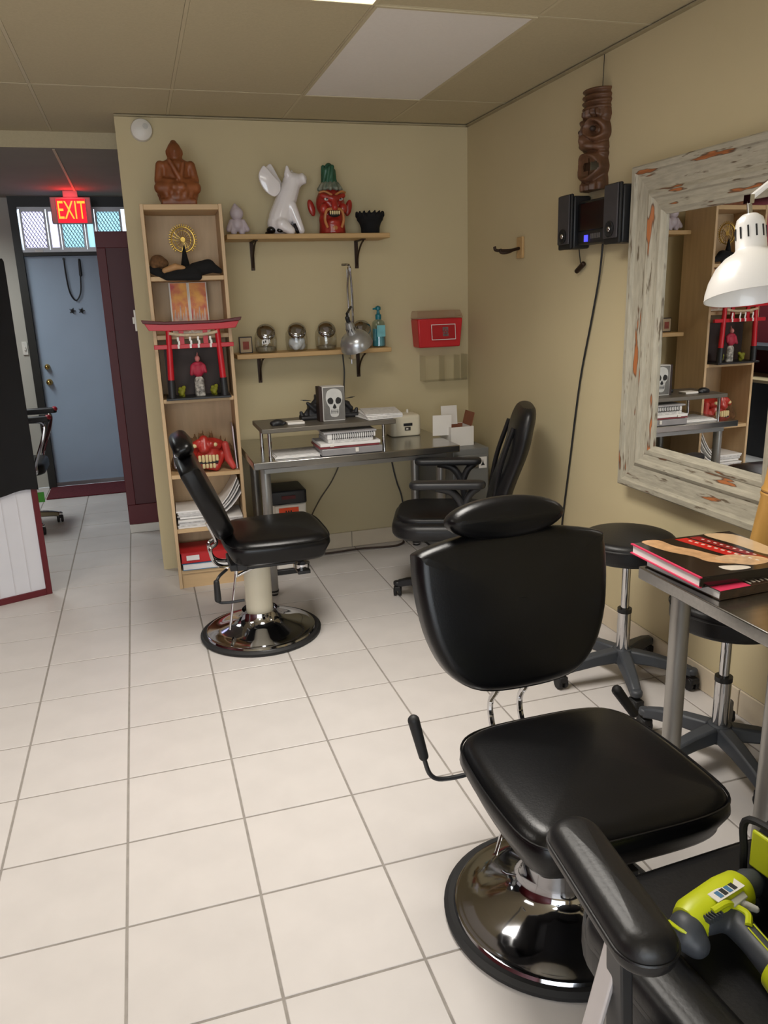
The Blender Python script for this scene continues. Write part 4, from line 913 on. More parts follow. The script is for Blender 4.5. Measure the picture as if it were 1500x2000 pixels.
# ================================================================ BARBER CHAIRS
def barber_chair(cx, cy, rz, label, seat_dz=0, neck=.2, seat_off=0, back=.2, tdeg=16, bz=.14, hang=False):
    t = thing('barber_chair', label, 'chair', (cx, cy, 0), rz, 'hydraulic tattoo chairs')
    M0 = MW[t]
    def put(b, *a, **k): b.bm.transform(M0); return b.obj(*a, parent=t, **k)
    put(B().lathe([(.272, 0), (.285, .004), (.287, .016), (.276, .024), (.262, .022)], 64, cap=True), 'base_rim', RUB)
    put(B().lathe([(.262, .0225), (.258, .030), (.250, .0325), (.243, .031), (.19, .046), (.13, .066), (.104, .080), (.090, .10), (.084, .125), (.080, neck), (.074, neck+.006), (.064, neck+.007)], 64), 'base_plate', CHROMED)
    zs = .395+seat_dz
    put(B().cyl((0, 0, .1), (0, 0, zs-.05), .0635, n=32), 'column', CREAM)
    put(B().cyl((.052, .03, .1), (.052, .03, zs-.06), .018, n=16), 'side_rod', CHROME)
    put(B().box((0, -.02, zs-.035), (.20, .30, .03)).box((0, .08, zs-.02), (.30, .05, .03)).cyl((-.07, .03, zs-.03), (.07, .03, zs-.03), .02), 'seat_bracket', BLKP, bevel=.004)
    b = B()
    for sx in (-.05, .05): b.beam((sx, .0, zs-.05), (sx*1.3, .10, zs-.085), (.02, .012), (.016, .010))
    put(b, 'linkage', CHROME, bevel=.002)
    ol = smooth_poly([(-.165, .198), (0, .208), (.145, .198), (.208, .150), (.232, .05), (.240, -.10), (.230, -.224), (.162, -.268), (0, -.276), (-.175, -.268), (-.246, -.224), (-.262, -.10), (-.258, .05), (-.238, .150)], 5)
    SMx = Matrix.Translation((0, seat_off, zs))
    st = put(B().cushion(ol, .120, .050, .018, SMx, .6, .022), 'seat', LEATH)
    pts = [SMx @ Vector((x*.985, y*.985, .098)) for x, y in ol]
    put(B().tube(pts, .0032, 6, True), 'seat_piping', LEATH)
    tilt = math.radians(tdeg)
    BM = Matrix.Translation((.010, back, zs+bz+.010)) @ Matrix.Rotation(PI/2-tilt, 4, 'X')
    ol2 = smooth_poly([(-.13, -.002), (0, -.014), (.13, -.002), (.205, .05), (.25, .14), (.270, .25), (.272, .350), (.255, .378), (.13, .404), (0, .410), (-.13, .404), (-.255, .378), (-.272, .350), (-.270, .25), (-.25, .14), (-.205, .05)], 4)
    # cushion grows along local +z: make it face the sitter
    put(B().cushion(ol2, .085, .03, .008, BM @ Matrix.Translation((0, .0, -.0)), .8), 'backrest', LEATH)
    put(B().tube([BM @ Vector((x*.975, y*.985+.002, .064)) for x, y in ol2], .0032, 6, True), 'backrest_piping', LEATH)
    hl = [(.165*math.cos(a), .056*math.sin(a)) for a in [2*PI*k/36 for k in range(36)]]
    put(B().cushion(hl, .085, .032, .006, BM @ Matrix.Translation((-.016, .442, .02)), 1), 'headrest', LEATH)
    for sx in (-.03, .03): put(B().cyl(BM @ Vector((sx, .36, -.006)), BM @ Vector((sx, .45, .03)), .006), 'headrest_post', CHROME)
    for sx in (-.045, .045):
        put(B().tube(spline([BM @ Vector((sx, .08, -.008)), BM @ Vector((sx, -.02, -.014)), Vector((sx, back+.035, zs+.05)), Vector((sx, back+.02, zs-.015)), Vector((sx, back-.03, zs-.04)), Vector((sx, .06, zs-.03))]), .009, 8), 'back_support_bar', CHROME)
    if hang:
        lv = put(B().tube(spline([(-.12, .15, zs-.03), (-.20, .19, zs-.03), (-.215, .205, zs-.06), (-.215, .205, zs-.135), (-.215, .17, zs-.150), (-.215, .09, zs-.150)]), .007, 8), 'recline_lever', BLKP)
        b = B().cap((-.215, .205, zs-.05), (-.215, .205, zs-.13), .013, .015); b.bm.transform(M0); b.obj('grip', RUB, lv)
    if not hang:
        lv = put(B().tube(spline([(-.12, .12, zs-.025), (-.24, .12, zs-.03), (-.29, .12, zs-.012), (-.31, .125, zs+.05)]), .006, 8), 'recline_lever', BLKP)
        b = B().cap((-.308, .125, zs+.045), (-.330, .13, zs+.145), .0125, .015); b.bm.transform(M0); b.obj('grip', RUB, lv)
        lv = put(B().tube(spline([(.12, .14, zs-.025), (.24, .15, zs-.04), (.30, .16, zs-.02), (.315, .16, zs+.02)]), .006, 8), 'recline_lever', BLKP)
        b = B().cap((.318, .16, zs+.02), (.262, .16, zs+.100), .0125, .015); b.bm.transform(M0); b.obj('grip', RUB, lv)
    put(B().cyl((-.06, .10, zs-.05), (-.095, .155, .075), .006, n=10).cyl((-.06, .10, zs-.05), (-.062, .103, zs-.09), .009, n=10), 'pump_lever', CHROME)
    put(B().cyl((0, -.20, zs-.03), (0, -.21, zs-.075), .014, n=14).cyl((-.03, -.215, zs-.08), (.03, -.215, zs-.08), .014).box((0, -.215, zs-.11), (.13, .06, .018)), 'footrest_mount', BLKP, bevel=.003)
    put(B().cyl((0, -.215, zs-.10), (0, -.215, zs-.082), .04, n=24), 'footrest_knob', CHROME)
    return t
barber_chair(1.407, .04, 0.0, 'near black barber chair on a round chrome base, facing the viewer', 0, .215, -.09, .27, 13, .125)
barber_chair(.955, 2.08, PI/2, 'far black barber chair by the bookcase, seen from the side', .012, .105, -.055, .172, 23, .095, True)

# ================================================================ STOOLS
def stool(cx, cy, z, a0, label):
    t = thing('rolling_stool', label, 'stool', (cx, cy, 0), 0, 'round black rolling stools')
    star(t, cx, cy, .275, a0, GREYP, .125)
    B().cyl((cx, cy, .10), (cx, cy, .31), .026, n=20).obj('outer_tube', CHROME, t)
    B().cyl((cx, cy, .295), (cx, cy, .312), .028, n=20).obj('collar', BLKP, t)
    B().cyl((cx, cy, .31), (cx, cy, z-.09), .0165, n=16).obj('piston', CHROME, t)
    B().cyl((cx, cy, z-.098), (cx, cy, z-.084), .10, n=24).obj('seat_plate', BLKP, t)
    B().cushion([(.182*math.cos(2*PI*k/44), .182*math.sin(2*PI*k/44)) for k in range(44)], .085, .026, .008, Matrix.Translation((cx, cy, z-.085)), .7).obj('seat', LEATH2, t)
    B().lathe([(.1835, z-.028), (.186, z-.024), (.1835, z-.020)], 44, Matrix.Translation((cx, cy, 0)), cap=False).obj('piping', LEATH2, t)
    B().cap((cx+.06, cy-.02, z-.10), (cx+.14, cy-.05, z-.105), .005, .007).obj('height_lever', BLKP, t)
stool(2.278, 1.065, .62, math.radians(-112), 'black rolling stool by the wall, behind the near barber chair')
stool(2.245, .455, .585, math.radians(-100), 'black rolling stool mostly hidden under the right steel table')

# ================================================================ FAR OFFICE CHAIR
t = thing('office_chair', 'black leather office chair at the far work table, facing left', 'chair', (1.97, 2.15, 0), math.radians(-22)); MW[t] = Matrix.Translation((1.97, 2.15, 0))
star(t, 1.97, 2.15, .30, math.radians(172), BLKP, .115)
B().cyl((1.97, 2.15, .11), (1.97, 2.15, .36), .027).obj('gas_lift', CHROMED, t)
B().box((1.97, 2.15, .375), (.20, .16, .035)).obj('mechanism', BLKP, t, bevel=.006)
OM = Matrix.Translation((1.945, 2.15, .385))
B().cushion(rrect(.54, .52, .14, 8), .085, .035, .015, OM, .9).obj('seat', LEATH2, t)
B().cushion(rrect(.46, .42, .12, 8, -.02), .030, .02, .010, OM @ Matrix.Translation((0, 0, .078)), .2).obj('seat_pad', LEATH2, t)
b = B(); R = []
for k in range(15):
    u = k/14; zz = .46+.56*u; xx = 2.200+.11*u+.05*math.sin(u*PI*.9)*.5+(.03 if u > .8 else 0)*(u-.8)*5-.03*math.sin(u*2*PI)*.5
    wd = .235*(1-.22*max(0, (u-.7)/.3)**2-.10*(1-u)); dp = .062*(1-.35*max(0, (u-.85)/.15)**2)
    R.append([Vector((xx+dp*math.cos(a)*(1 if math.cos(a) < 0 else .8), 2.15+wd*(abs(math.sin(a))**.7)*(1 if math.sin(a) > 0 else -1), zz)) for a in [2*PI*j/28 for j in range(28)]])
b.rings(R); b.obj('backrest', LEATH2, t, sub=1)
for sy in (-1, 1):
    pp = spline([(2.17+.0, 2.15+sy*.16, .50), (2.205, 2.15+sy*.16, .72), (2.27, 2.15+sy*.15, .92)])
    B().tube(pp, .012, 8).obj('back_seam_roll', LEATH2, t)
    y = 2.15+sy*.275
    B().tube(spline([(2.06, 2.15+sy*.22, .40), (2.05, y, .44), (2.03, y, .56), (1.98, y, .64), (1.90, y, .665)]), .020, 10, rs=None).tube(spline([(2.03, y, .56), (2.06, y, .63), (2.10, y, .665)]), .018, 10).obj('arm_support', BLKP, t)
    B().cushion(rrect(.36, .085, .04, 6, 1.955, y), .035, .015, .004, Matrix.Translation((0, 0, .66)), 1).obj('armrest', BLKP, t)
B().beam((2.0, 2.15, .37), (2.25, 2.15, .50), (.06, .02), (.06, .02)).obj('back_bracket', BLKP, t, bevel=.004)

# ================================================================ RIGHT TABLE, BOOKS, BAMBOO, LAMP
steel_table('side_table', 'grey steel table at the right edge under the mirror', 1.874, 2.50, -.75, .425, [(1.962, .335), (1.972, -.04), (2.43, .335), (2.43, -.66), (1.972, -.66)], .028)
M0 = Matrix.Translation((1.905, .115, DZ+.001)) @ Matrix.Rotation(math.radians(3), 4, 'Z')
bt = book('art_book', 'pink edged hardback lying under another book on the right steel table', M0, .36, .30, .026, mat('dark_brown_cover', rgb(62, 44, 34), .2, var=(30, .4), coat=.3), PAPER, front=True)
B().bb(.0, .10, .0, .06, .0262, .0268, M0).obj('pink_corner', PINKB, bt, smooth=0)
b = B()
for k in range(15): b.bb(.11+.015*k, .11+.015*k+.004+.005*random.random(), .012+.004*(k % 2), .035-.004*(k % 3), .0262, .0268, M0)
b.obj('cover_lettering', WHITEPR, bt, smooth=0)
M1 = Matrix.Translation((1.868, .150, DZ+.0285)) @ Matrix.Rotation(math.radians(-1), 4, 'Z')
bt = book('art_book', 'glossy hardback with a tattooed arm cover, uppermost on the right steel table', M1, .345, .315, .030, BLKCOV, PAPER, front=True)
b = B().bb(-.0015, .006, -.001, .316, .0002, .0032, M1).bb(-.0015, .006, -.001, .316, .0268, .0302, M1); b.obj('pink_edge', PINKB, bt, smooth=0)
zc = .0301
B().prism(smooth_poly([(.035, .315), (.05, .22), (.09, .15), (.10, .10), (.14, .065), (.18, .06), (.20, .085), (.17, .11), (.15, .15), (.13, .20), (.10, .25), (.09, .312)], 4), zc, zc+.0004, M1).obj('printed_arm', SKIN, bt, smooth=0)
B().prism(smooth_poly([(.135, .115), (.18, .125), (.225, .11), (.26, .075), (.255, .04), (.20, .03), (.165, .05), (.14, .08)], 4), zc, zc+.0007, M1).obj('printed_hand', mat('printed_light_skin', rgb(228, 188, 146), .18, var=(40, .35), coat=.4), bt, smooth=0)
B().prism([(.14, .30), (.18, .30), (.245, .035), (.205, .035)], zc, zc+.0005, M1).obj('printed_red_band', REDPR, bt, smooth=0)
B().prism([(.19, .30), (.225, .30), (.275, .05), (.25, .05)], zc, zc+.0005, M1).obj('printed_red_band', mat('printed_dark_red', rgb(150, 20, 26), .18, var=(20, .2), coat=.4), bt, smooth=0)
b = B()
for k in range(11): b.box((.172+.0058*k, .27-.021*k, zc+.0008), (.007, .010, .0006), rot=(0, 0, .25), M=M1)
b.obj('cover_lettering', WHITEPR, bt, smooth=0); b = B()
for k in range(9): b.box((.215+.0052*k, .27-.021*k, zc+.0008), (.006, .009, .0006), rot=(0, 0, .25), M=M1)
b.obj('cover_lettering', WHITEPR, bt, smooth=0)
B().prism(smooth_poly([(.25, .31), (.33, .28), (.342, .15), (.32, .07), (.285, .10), (.27, .2)], 4), zc, zc+.0004, M1).obj('printed_shoulder', mat('printed_pale_skin', rgb(222, 190, 150), .18, var=(12, .15), coat=.4), bt, smooth=0)
B().prism(smooth_poly([(.10, .055), (.16, .04), (.17, .015), (.11, .018)], 4), zc, zc+.0004, M1).obj('printed_cloth', WHITEPR, bt, smooth=0)
# bamboo
t = thing('bamboo_pole', 'thick yellow bamboo section standing on the right steel table', 'bamboo', (2.33, .42, DZ))
d0, d1 = Vector((2.32, .425, DZ+.001)), Vector((2.36, .395, DZ+.42)); b = B(); R = []
Rq = rot_to(d1-d0); ds = (d1-d0)
for u, r in ((0, .040), (.02, .041), (.38, .039), (.41, .043), (.425, .0405), (.44, .043), (.47, .038), (.88, .037), (.91, .041), (.93, .039), (.95, .041), (1, .037), (1, .030), (.97, .029)):
    R.append([d0+ds*u+(Rq @ Vector((r*math.cos(2*PI*i/28), r*math.sin(2*PI*i/28), 0))) for i in range(28)])
b.rings(R); b.obj('pole', BAMBOO, t)
for u in (.425, .93): B().rings([[d0+ds*uu+(Rq @ Vector((r*math.cos(2*PI*i/28), r*math.sin(2*PI*i/28), 0))) for i in range(28)] for uu, r in ((u-.006, .0412), (u, .0418), (u+.006, .0412))], False).obj('node_ring', mat('bamboo_node', rgb(120, 84, 44), .6, var=(20, .3)), t)
# white lamp
t = thing('task_lamp', 'white enamel clamp lamp with slotted shade hanging before the mirror', 'lamp', (2.02, -.55, DZ))
hp = Vector((1.694, -.130, 1.604)); ax = Vector((-.04, -.23, -.972)).normalized(); Mh = Matrix.Translation(hp) @ rot_to(ax) @ Matrix.Scale(.96, 4)
sh = B().lathe([(.004, -.074), (.016, -.072), (.025, -.064), (.0285, -.050), (.030, -.004), (.034, .002), (.052, .012), (.070, .030), (.084, .055), (.092, .078), (.0945, .092), (.0925, .092), (.090, .078), (.081, .056), (.067, .032), (.049, .015), (.028, .006), (.0, .004)], 48, Mh).obj('shade', LAMPW, t)
for k in range(12): a = 2*PI*k/12; B().box(Mh @ Vector((.0288*math.cos(a), .0288*math.sin(a), -.034)), (.003, .003, .022), rot=(Mh @ Matrix.Rotation(a, 4, 'Z')).to_euler()).obj('vent_slot', BLKP, sh, smooth=0)
B().sph(hp+ax*.040, (.026, .026, .03)).obj('bulb', mat('bulb_glass', rgb(236, 234, 226), .2, var=(4, .03)), t)
B().cyl(hp-ax*.072, hp-ax*.095, .005, n=10).box(hp-ax*.10, (.010, .018, .016)).obj('shade_bracket', CHROME, t)
el = Vector((2.12, -.42, 2.0)); bs = Vector((2.02, -.55, DZ+.05))
j0 = hp-ax*.10; jm = j0+Vector((.10, -.03, .05))
b = B()
for dz in (-.012, .012): b.cyl(jm+Vector((0, 0, dz)), el+Vector((0, 0, dz)), .006, n=8)
b.tube([j0, j0.lerp(jm, .4)+Vector((0, 0, .012)), jm], .006); b.obj('upper_arm', LAMPW, t)
b = B()
for dx in (-.012, .012): b.cyl(bs+Vector((dx, 0, 0)), el+Vector((dx, 0, 0)), .006, n=8)
b.sph(el, .02); b.obj('lower_arm', LAMPW, t)
B().bb(1.99, 2.05, -.58, -.52, DZ+.001, DZ+.03).cyl((2.02, -.55, DZ+.03), (2.02, -.55, DZ+.07), .012).obj('base_clamp', LAMPW, t, bevel=.003)

# ================================================================ MIRROR
MY0, MY1, MZ0, MZ1 = .455, 1.435, .727, 2.0
FW = .190
CHV = chipped('chipped_paint_upright', (11, 11, 1.6)); CHH = chipped('chipped_paint_level', (11, 1.6, 11))
t = thing('wall_mirror', 'large mirror in a wide chipped whitewashed wood frame on the right wall', 'mirror', (XR, (MY0+MY1)/2, MZ0))
prof = [(0, 0), (0, .058), (.006, .064), (.026, .064), (.031, .055), (.036, .052), (.095, .046), (.100, .050), (.112, .056), (.124, .052), (.130, .044), (.152, .038), (.157, .041), (.172, .041), (.178, .034), (FW, .028), (FW, 0)]
cy_, cz_ = (MY0+MY1)/2, (MZ0+MZ1)/2
cor = [(MY1, MZ0), (MY1, MZ1), (MY0, MZ1), (MY0, MZ0)]; ind = [(-1, 1), (-1, -1), (1, -1), (1, 1)]
for k in range(4):
    R = []
    for c_ in (k, (k+1) % 4):
        (y_, z_), (sy, sz) = cor[c_], ind[c_]
        R.append([Vector((XR-.001-h_, y_+sy*d_, z_+sz*d_)) for d_, h_ in prof])
    B().rings(R).obj('frame_rail', CHV if k % 2 == 0 else CHH, t, smooth=25)
B().bb(XR-.022, XR-.014, MY0+FW-.01, MY1-FW+.01, MZ0+FW-.01, MZ1-FW+.01).obj('mirror_glass', MIRROR, t, smooth=0)

# ================================================================ TIKI CARVING
def tiki_h(u, v):       # u -1..1 across the half log, v 0..1 up; returns carved relief
    def g_(x, s_): return math.exp(-(x/s_)**2)
    h = 0
    h += .006*math.sin(v*110)*(v > .80)                       # headdress rows
    h += .007*math.sin(u*20)*(.72 < v < .80)                  # lashes
    for s_ in (-1, 1):
        du = (u-s_*.58)/.40; dv = (v-.60+.05*(u*s_-.58))/.085; r_ = math.hypot(du, dv)
        h += .015*g_(r_-1.05, .25)-.020*g_(r_-.5, .30)+.012*g_(r_, .25)
        h -= .012*g_(r_-1.5, .16)
    h += .030*g_(u, .26)*g_(v-.50, .09)+.014*g_(abs(u)-.3, .14)*g_(v-.44, .035)-.014*g_(v-.385, .018)
    r_ = math.hypot((u-.12)/.72, (v-.235)/.12)
    h += .016*g_(r_-1.05, .18)-.010*g_(r_-1.4, .12)
    h += .006*math.sin(u*16)*(v < .08)
    return h
b = B(); NU, NV = 44, 120; tw, thh = .150, .398; y0, z0_ = 1.772, 1.957
Vv = []
for j in range(NV+1):
    v = j/NV; row = []
    wob = 1+.03*math.sin(v*37)+.02*math.sin(v*11)
    for i in range(NU+1):
        a = PI*i/NU; u = -math.cos(a); hh = tiki_h(u, v)
        row.append(b.bm.verts.new((XR-.012-math.sin(a)*(.062+1.15*hh), y0-u*(tw/2+.5*hh*(abs(u) > .3))*wob, z0_+v*thh)))
    Vv.append(row)
for j in range(NV):
    for i in range(NU):
        u = -math.cos(PI*(i+.5)/NU); v = (j+.5)/NV
        if math.hypot((u-.38)/.50, (v-.235)/.085) < 1 and not ((abs(math.sin(u*8)) > .25) and (v > .275 or v < .19)): continue
        b._f([Vv[j][i], Vv[j][i+1], Vv[j+1][i+1], Vv[j+1][i]])
for row in (Vv[0], Vv[-1]): b._f(row)
for c_ in (0, NU):
    ex = [b.bm.verts.new((XR-.001, Vv[j][c_].co.y, Vv[j][c_].co.z)) for j in range(NV+1)]
    for j in range(NV): b._f([Vv[j][c_], Vv[j+1][c_], ex[j+1], ex[j]])
t = thing('tiki_mask', 'carved brown wooden tiki face panel hanging above the stereo', 'carving', (XR, y0, z0_))
b.obj('panel', TIKIW, t, smooth=50)
for s_ in (-1, 1): B().sph((XR-.068, y0-s_*.62*tw/2, z0_+.60*thh), (.014, .010, .011)).obj('eye', TIKID, t)
tag(B().tube([(XR-.006, y0-.01, 2.352), (XR-.005, y0-.012, 2.42), (XR-.004, y0-.012, 2.487)], .0015, 5).obj('hanging_wire', BLKP), 'thin wire above the tiki carving up to the ceiling', 'wire')

# ================================================================ STEREO
def speaker(y0, y1, z0, z1, label):
    t = thing('stereo_speaker', label, 'speaker', (XR-.07, (y0+y1)/2, z0), 0, 'wall stereo speakers')
    B().bb(XR-.088, XR-.004, y0, y1, z0, z1-.008).obj('cabinet', BLKP, t, bevel=.008)
    B().bb(XR-.104, XR-.089, y0-.002, y1+.002, z0-.002, z1).obj('bezel', RUB, t, bevel=.006)
    B().bb(XR-.112, XR-.104, y0+.004, y1-.004, z0+.02, z1-.004).obj('grille', SPKG, t, bevel=.006)
    yc = (y0+y1)/2; Rm = Matrix.Translation((XR-.112, yc, z0+.055)) @ Matrix.Rotation(-PI/2, 4, 'Y')
    B().lathe([(.030, -.002), (.032, .004), (.028, .006), (.022, .002), (.0, .0)], 24, Rm).obj('tweeter', RUB, t)
    B().sph((XR-.115, yc, z0+.055), (.007, .010, .012)).obj('tweeter_dome', CHROME, t)
speaker(1.822, 1.928, 1.722, 1.952, 'dark stereo speaker left of the wall stereo under the tiki')
speaker(1.445, 1.553, 1.722, 1.952, 'dark stereo speaker beside the mirror frame')
t = thing('stereo_unit', 'black wall stereo with blue display between its two speakers', 'stereo', (XR-.05, 1.69, 1.735))
B().bb(XR-.075, XR-.004, 1.572, 1.81, 1.735, 1.915).obj('body', BLKP, t, bevel=.008)
B().bb(XR-.082, XR-.075, 1.59, 1.80, 1.79, 1.905).obj('disc_cover', mat('smoked_cover', rgb(14, 13, 14), .15, var=(9, .2)), t, bevel=.003)
B().bb(XR-.080, XR-.0755, 1.722, 1.746, 1.745, 1.772).obj('display', BLUELED, t, smooth=0)
for k in range(6): B().bb(XR-.079, XR-.0755, 1.625+.013*k, 1.631+.013*k, 1.755, 1.775).obj('button', ALU, t, smooth=0)
tag(B().tube(spline([(XR-.02, 1.69, 1.733), (XR-.012, 1.72, 1.60), (XR-.008, 1.78, 1.40), (XR-.008, 1.86, 1.12), (XR-.008, 1.93, .72), (XR-.008, 1.99, .36), (XR-.012, 2.0, .12)]), .0045, 8).obj('power_cord', BLKP), 'long black cord running down the right wall from the stereo', 'cord')
t = thing('wired_sensor', 'small brown gadget dangling on a short wire under the left speaker', 'gadget', (XR-.02, 1.88, 1.63))
B().tube(spline([(XR-.02, 1.885, 1.722), (XR-.015, 1.888, 1.70), (XR-.014, 1.878, 1.66)]), .0025, 6).obj('wire', BLKP, t)
B().cap((XR-.016, 1.905, 1.628), (XR-.016, 1.852, 1.656), .011, .012).obj('body', IRON, t)
# wall hook on wood plate
t = thing('wall_hook', 'dark double hook on a small pine plate on the right wall', 'hook', (XR, 2.50, 1.765))
B().bb(XR-.016, XR-.001, 2.465, 2.53, 1.715, 1.822).obj('plate', PINE, t, bevel=.003)
for s_ in (-1, 1): B().tube(spline([(XR-.016, 2.50+s_*.006, 1.765), (XR-.05, 2.505+s_*.012, 1.758), (XR-.085, 2.52+s_*.030, 1.752+s_*.006), (XR-.115, 2.54+s_*.034, 1.754+s_*.008), (XR-.12, 2.545+s_*.034, 1.772+s_*.008)]), .008, 8).obj('prong', IRON, t)

# ================================================================ NEAR OFFICE CHAIR with drill and bag
t = thing('leather_armchair', 'black leather office armchair at the bottom right corner', 'chair', (1.48, -.66, 0))
star(t, 1.50, -.66, .30, math.radians(140), BLKP, .11)
B().cyl((1.50, -.66, .10), (1.50, -.66, .36), .028).obj('gas_lift', CHROMED, t)
OM = Matrix.Translation((1.47, -.615, .345)) @ Matrix.Rotation(math.radians(3), 4, 'Z')
B().cushion(rrect(.56, .54, .12, 8), .10, .035, .006, OM, .9).obj('seat', LEATH2, t)
B().cushion(rrect(.115, .46, .045, 6, -.222, -.02), .055, .03, .005, OM @ Matrix.Translation((0, 0, .066)), .2).obj('seat_bolster', LEATH2, t)
B().cushion(rrect(.115, .46, .045, 6, .222, -.02), .055, .03, .005, OM @ Matrix.Translation((0, 0, .066)), .2).obj('seat_bolster', LEATH2, t)
B().tube([OM @ Vector((x*.985, y*.985, .082)) for x, y in rrect(.56, .54, .12, 8)], .004, 6, True).obj('seat_piping', LEATH2, t)
B().cushion(rrect(.50, .60, .12, 8), .10, .04, .01, Matrix.Translation((1.50, -.90, .72)) @ Matrix.Rotation(math.radians(4), 4, 'Z') @ Matrix.Rotation(math.radians(-98), 4, 'X'), 1).obj('backrest', LEATH2, t)
B().beam((1.50, -.7, .36), (1.505, -.95, .50), (.08, .02), (.08, .02)).obj('back_bracket', BLKP, t, bevel=.004)
for sx, xa in ((-1, 1.128), (1, 1.862)):
    AM = Matrix.Translation((xa, -.588, .632)) @ Matrix.Rotation(math.radians(-5), 4, 'Z')
    B().cushion(rrect(.094, .305, .046, 8), .058, .03, .004, AM, .6).obj('armrest', LEATH2, t)
    B().tube([AM @ Vector((x*.995, y*.998, .028)) for x, y in rrect(.094, .305, .046, 8)], .003, 6, True).obj('armrest_piping', LEATH2, t)
    xs_ = xa-.012*sx*-1
    B().beam((xs_, -.64, .63), (xs_-sx*-.03, -.60, .33), (.036, .010), (.036, .010), (1, 0, 0)).obj('arm_post', mat('pale_metal', rgb(206, 202, 204), .3, .5, var=(6, .1)), t, bevel=.003)
    B().beam((xs_+.012*-sx*-1, -.66, .625), (xs_+.03*-sx, -.62, .33), (.04, .02), (.05, .02), (1, 0, 0)).obj('arm_back', BLKP, t, bevel=.003)
    B().beam((xs_-sx*-.03, -.60, .335), (1.47+sx*.10, -.62, .345), (.05, .012), (.05, .012)).obj('arm_bracket', BLKP, t, bevel=.003)

# drill: motor axis from rear vents (left) to chuck (right), grip toward the viewer
SZ = .452
t = thing('cordless_drill', 'lime green and grey cordless drill lying on the armchair seat', 'drill', (1.40, -.55, SZ))
a_, c_ = Vector((1.294, -.556, SZ+.055)), Vector((1.459, -.516, SZ+.055)); ad = (c_-a_).normalized()
Rm = Matrix.Translation(a_) @ rot_to(ad)
bd = B().lathe([(.0, .012), (.026, .014), (.033, .03), (.035, .07), (.037, .12), (.034, .155), (.026, .165), (.0, .168)], 24, Rm).obj('motor_body', LIME, t)
B().lathe([(.0, .166), (.024, .166), (.026, .185), (.020, .20), (.016, .215), (.008, .218)], 20, Rm).obj('chuck', GREYP, t)
b = B().sph(a_+ad*.012+Vector((0, -.008, -.008)), (.030, .033, .033)).cap(a_+Vector((.006, -.012, -.008)), a_+Vector((.014, -.026, -.016)), .028, .024); b.obj('rear_cap', GREYP, t, remesh=.005)
g0 = a_+ad*.105+Vector((0, -.02, -.008)); g1 = Vector((1.392, -.678, SZ+.040))
b = B().cap(g0, g0.lerp(g1, .5), .027, .023).cap(g0.lerp(g1, .5), g1, .023, .026).cap(a_+ad*.05+Vector((0, -.018, 0)), g0, .022, .026); b.obj('grip', GREYP, t, remesh=.005)
gd = (g1-g0).normalized()
Mg = Matrix.Translation(g1) @ rot_to(gd)
B().lathe([(.024, -.012), (.033, -.006), (.036, .02), (.034, .034), (.026, .036)], 24, Mg).obj('battery_collar', LIME, t)
B().lathe([(.024, .034), (.034, .036), (.035, .075), (.028, .085), (0, .086)], 24, Mg).obj('battery', BLKP, t)
up = Vector((0, 0, 1))
def on_body(s_, tt, ang):       # point on motor body
    p = a_+ad*s_; r_ = ad.cross(up).normalized(); return p+(up*math.cos(ang)+r_*math.sin(ang))*.0368
nb = on_body(.10, 0, .35)
fr = Matrix.Translation(nb) @ (Matrix((ad, up.cross(ad).normalized()*1, (nb-(a_+ad*.10)).normalized())).transposed().to_4x4())
B().box((0, .0, .0), (.07, .022, .002), M=fr).obj('nameplate', WHITEP, bd, smooth=0)
b = B()
for k, m_ in enumerate((0, 1, 0, 1)): b.mi = m_; b.box((-.02+.012*k, 0, .0014), (.009, .014, .001), M=fr)
b.obj('nameplate_print', [mat('blue_print', rgb(70, 120, 160), .5, var=(20, .2)), MATS['ink']], bd, smooth=0)
B().tube([a_+ad*.004+Vector((-.022, .004, .012)), a_+ad*.006+Vector((-.020, -.018, .014)), a_+ad*.016+Vector((-.014, -.034, .006))], .003, 6).obj('rear_stripe', LIME, t)
for k in range(6): p = on_body(.03+.006*k, 0, .95); B().box(p, (.002, .014, .010), rot=(0, 0, .3)).obj('vent', GREYP, bd, smooth=0)
off = up*.026
B().tube(spline([a_+ad*.055+Vector((0, -.026, .026)), a_+ad*.085+Vector((0, -.030, .030)), g0.lerp(g1, .10)+off, g0.lerp(g1, .28)+off*.95+ad*.012, g0.lerp(g1, .40)+off*.9-ad*.002]), .006, 8).obj('lime_strip', LIME, t)
for s_ in (-.006, .008): B().tube([g0.lerp(g1, .42)+up*.0235+ad*s_, g0.lerp(g1, .85)+up*.0235+ad*s_], .0014, 6).obj('grip_line', LIME, t)
B().cap(a_+ad*.128+Vector((0, -.035, .012)), a_+ad*.145+Vector((0, -.05, .006)), .008, .006).obj('trigger', mat('white_trigger', rgb(206, 204, 200), .4, var=(6, .1)), t)
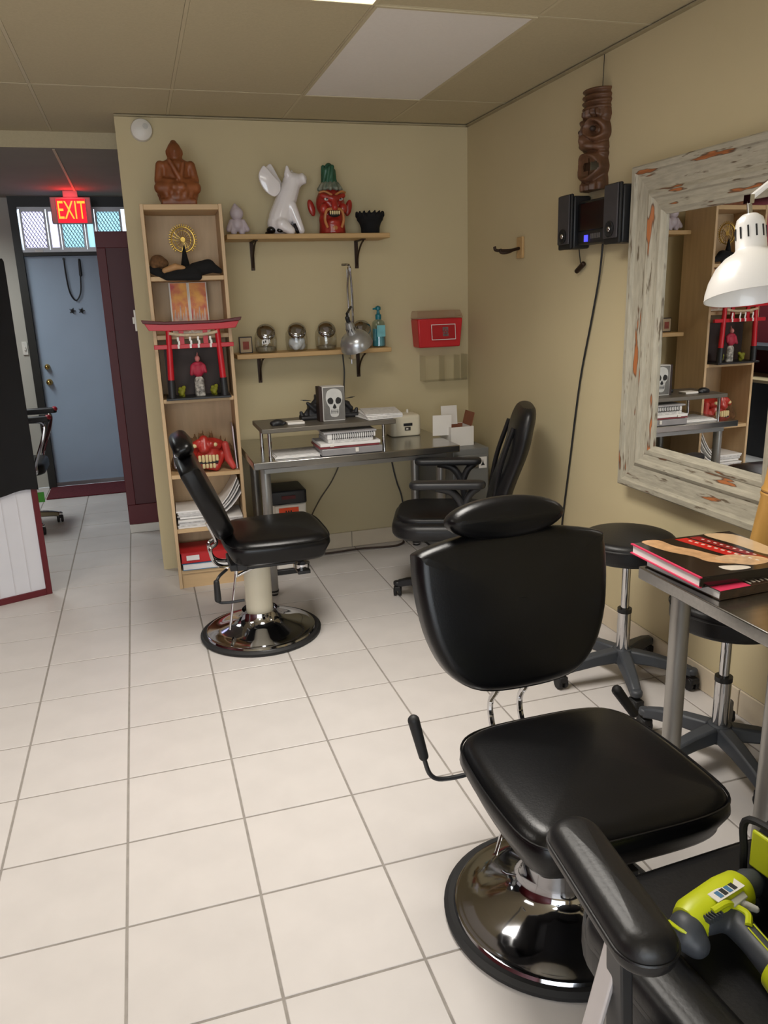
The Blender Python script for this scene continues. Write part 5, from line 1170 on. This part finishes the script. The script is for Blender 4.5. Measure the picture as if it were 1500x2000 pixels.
B().box(a_+ad*.118+Vector((.0, -.030, .022)), (.04, .012, .008), rot=(.5, 0, .3)).obj('direction_switch', mat('pale_switch', rgb(190, 190, 176), .4, var=(6, .1)), t, bevel=.002)
# bag
t = thing('tool_bag', 'black tool bag with lime green panels at the right edge on the armchair', 'bag', (1.62, -.58, SZ))
b = B()
BMx = Matrix.Translation((1.622, -.59, SZ+.001)) @ Matrix.Rotation(math.radians(8), 4, 'Z')
R = []
for z_, w_, d_, ro in ((0, .20, .28, .03), (.03, .225, .30, .05), (.10, .225, .29, .05), (.15, .20, .26, .05), (.17, .15, .20, .04)):
    R.append([BMx @ Vector((x, y, z_)) for x, y in rrect(w_, d_, ro, 5)])
b.rings(R); b.obj('body', BLACK, t, sub=1)
B().bb(-.121, -.112, .02, .115, .075, .150, BMx).obj('panel', LIME, t, bevel=.004)
B().bb(-.121, -.112, -.11, -.04, .02, .075, BMx).obj('panel', LIME, t, bevel=.004)
B().tube(spline([BMx @ Vector((-.110, .13, .02)), BMx @ Vector((-.116, .13, .09)), BMx @ Vector((-.112, .128, .158)), BMx @ Vector((-.110, .0, .165))]), .007, 8).obj('trim', RUB, t)
B().tube(spline([BMx @ Vector((.0, .08, .15)), BMx @ Vector((.0, .06, .21)), BMx @ Vector((.0, -.06, .21)), BMx @ Vector((.0, -.08, .15))]), .011, 8).obj('handle', BLKP, t)

# ================================================================ left side of the room (seen only in the mirror)
t = thing('side_counter', 'dark counter with a pale top in the hall, seen only in the mirror', 'counter', (-1.09, 4.55, 0))
B().bb(-1.31, -.90, 3.85, 5.2, .0, .68).obj('body', BLKP, t, bevel=.004); B().bb(-1.315, -.87, 3.83, 5.22, .68, .71).obj('top', mat('beige_top', rgb(180, 160, 124), .5, var=(5, .1)), t, bevel=.004)
B().bb(-1.31, -1.0, 3.9, 5.1, .96, 1.0).obj('upper_shelf', GREYP, t, bevel=.003)
for y in (3.92, 5.08): B().bb(-1.29, -1.02, y-.012, y+.012, .71, .96).obj('shelf_support', BLKP, t, smooth=0)
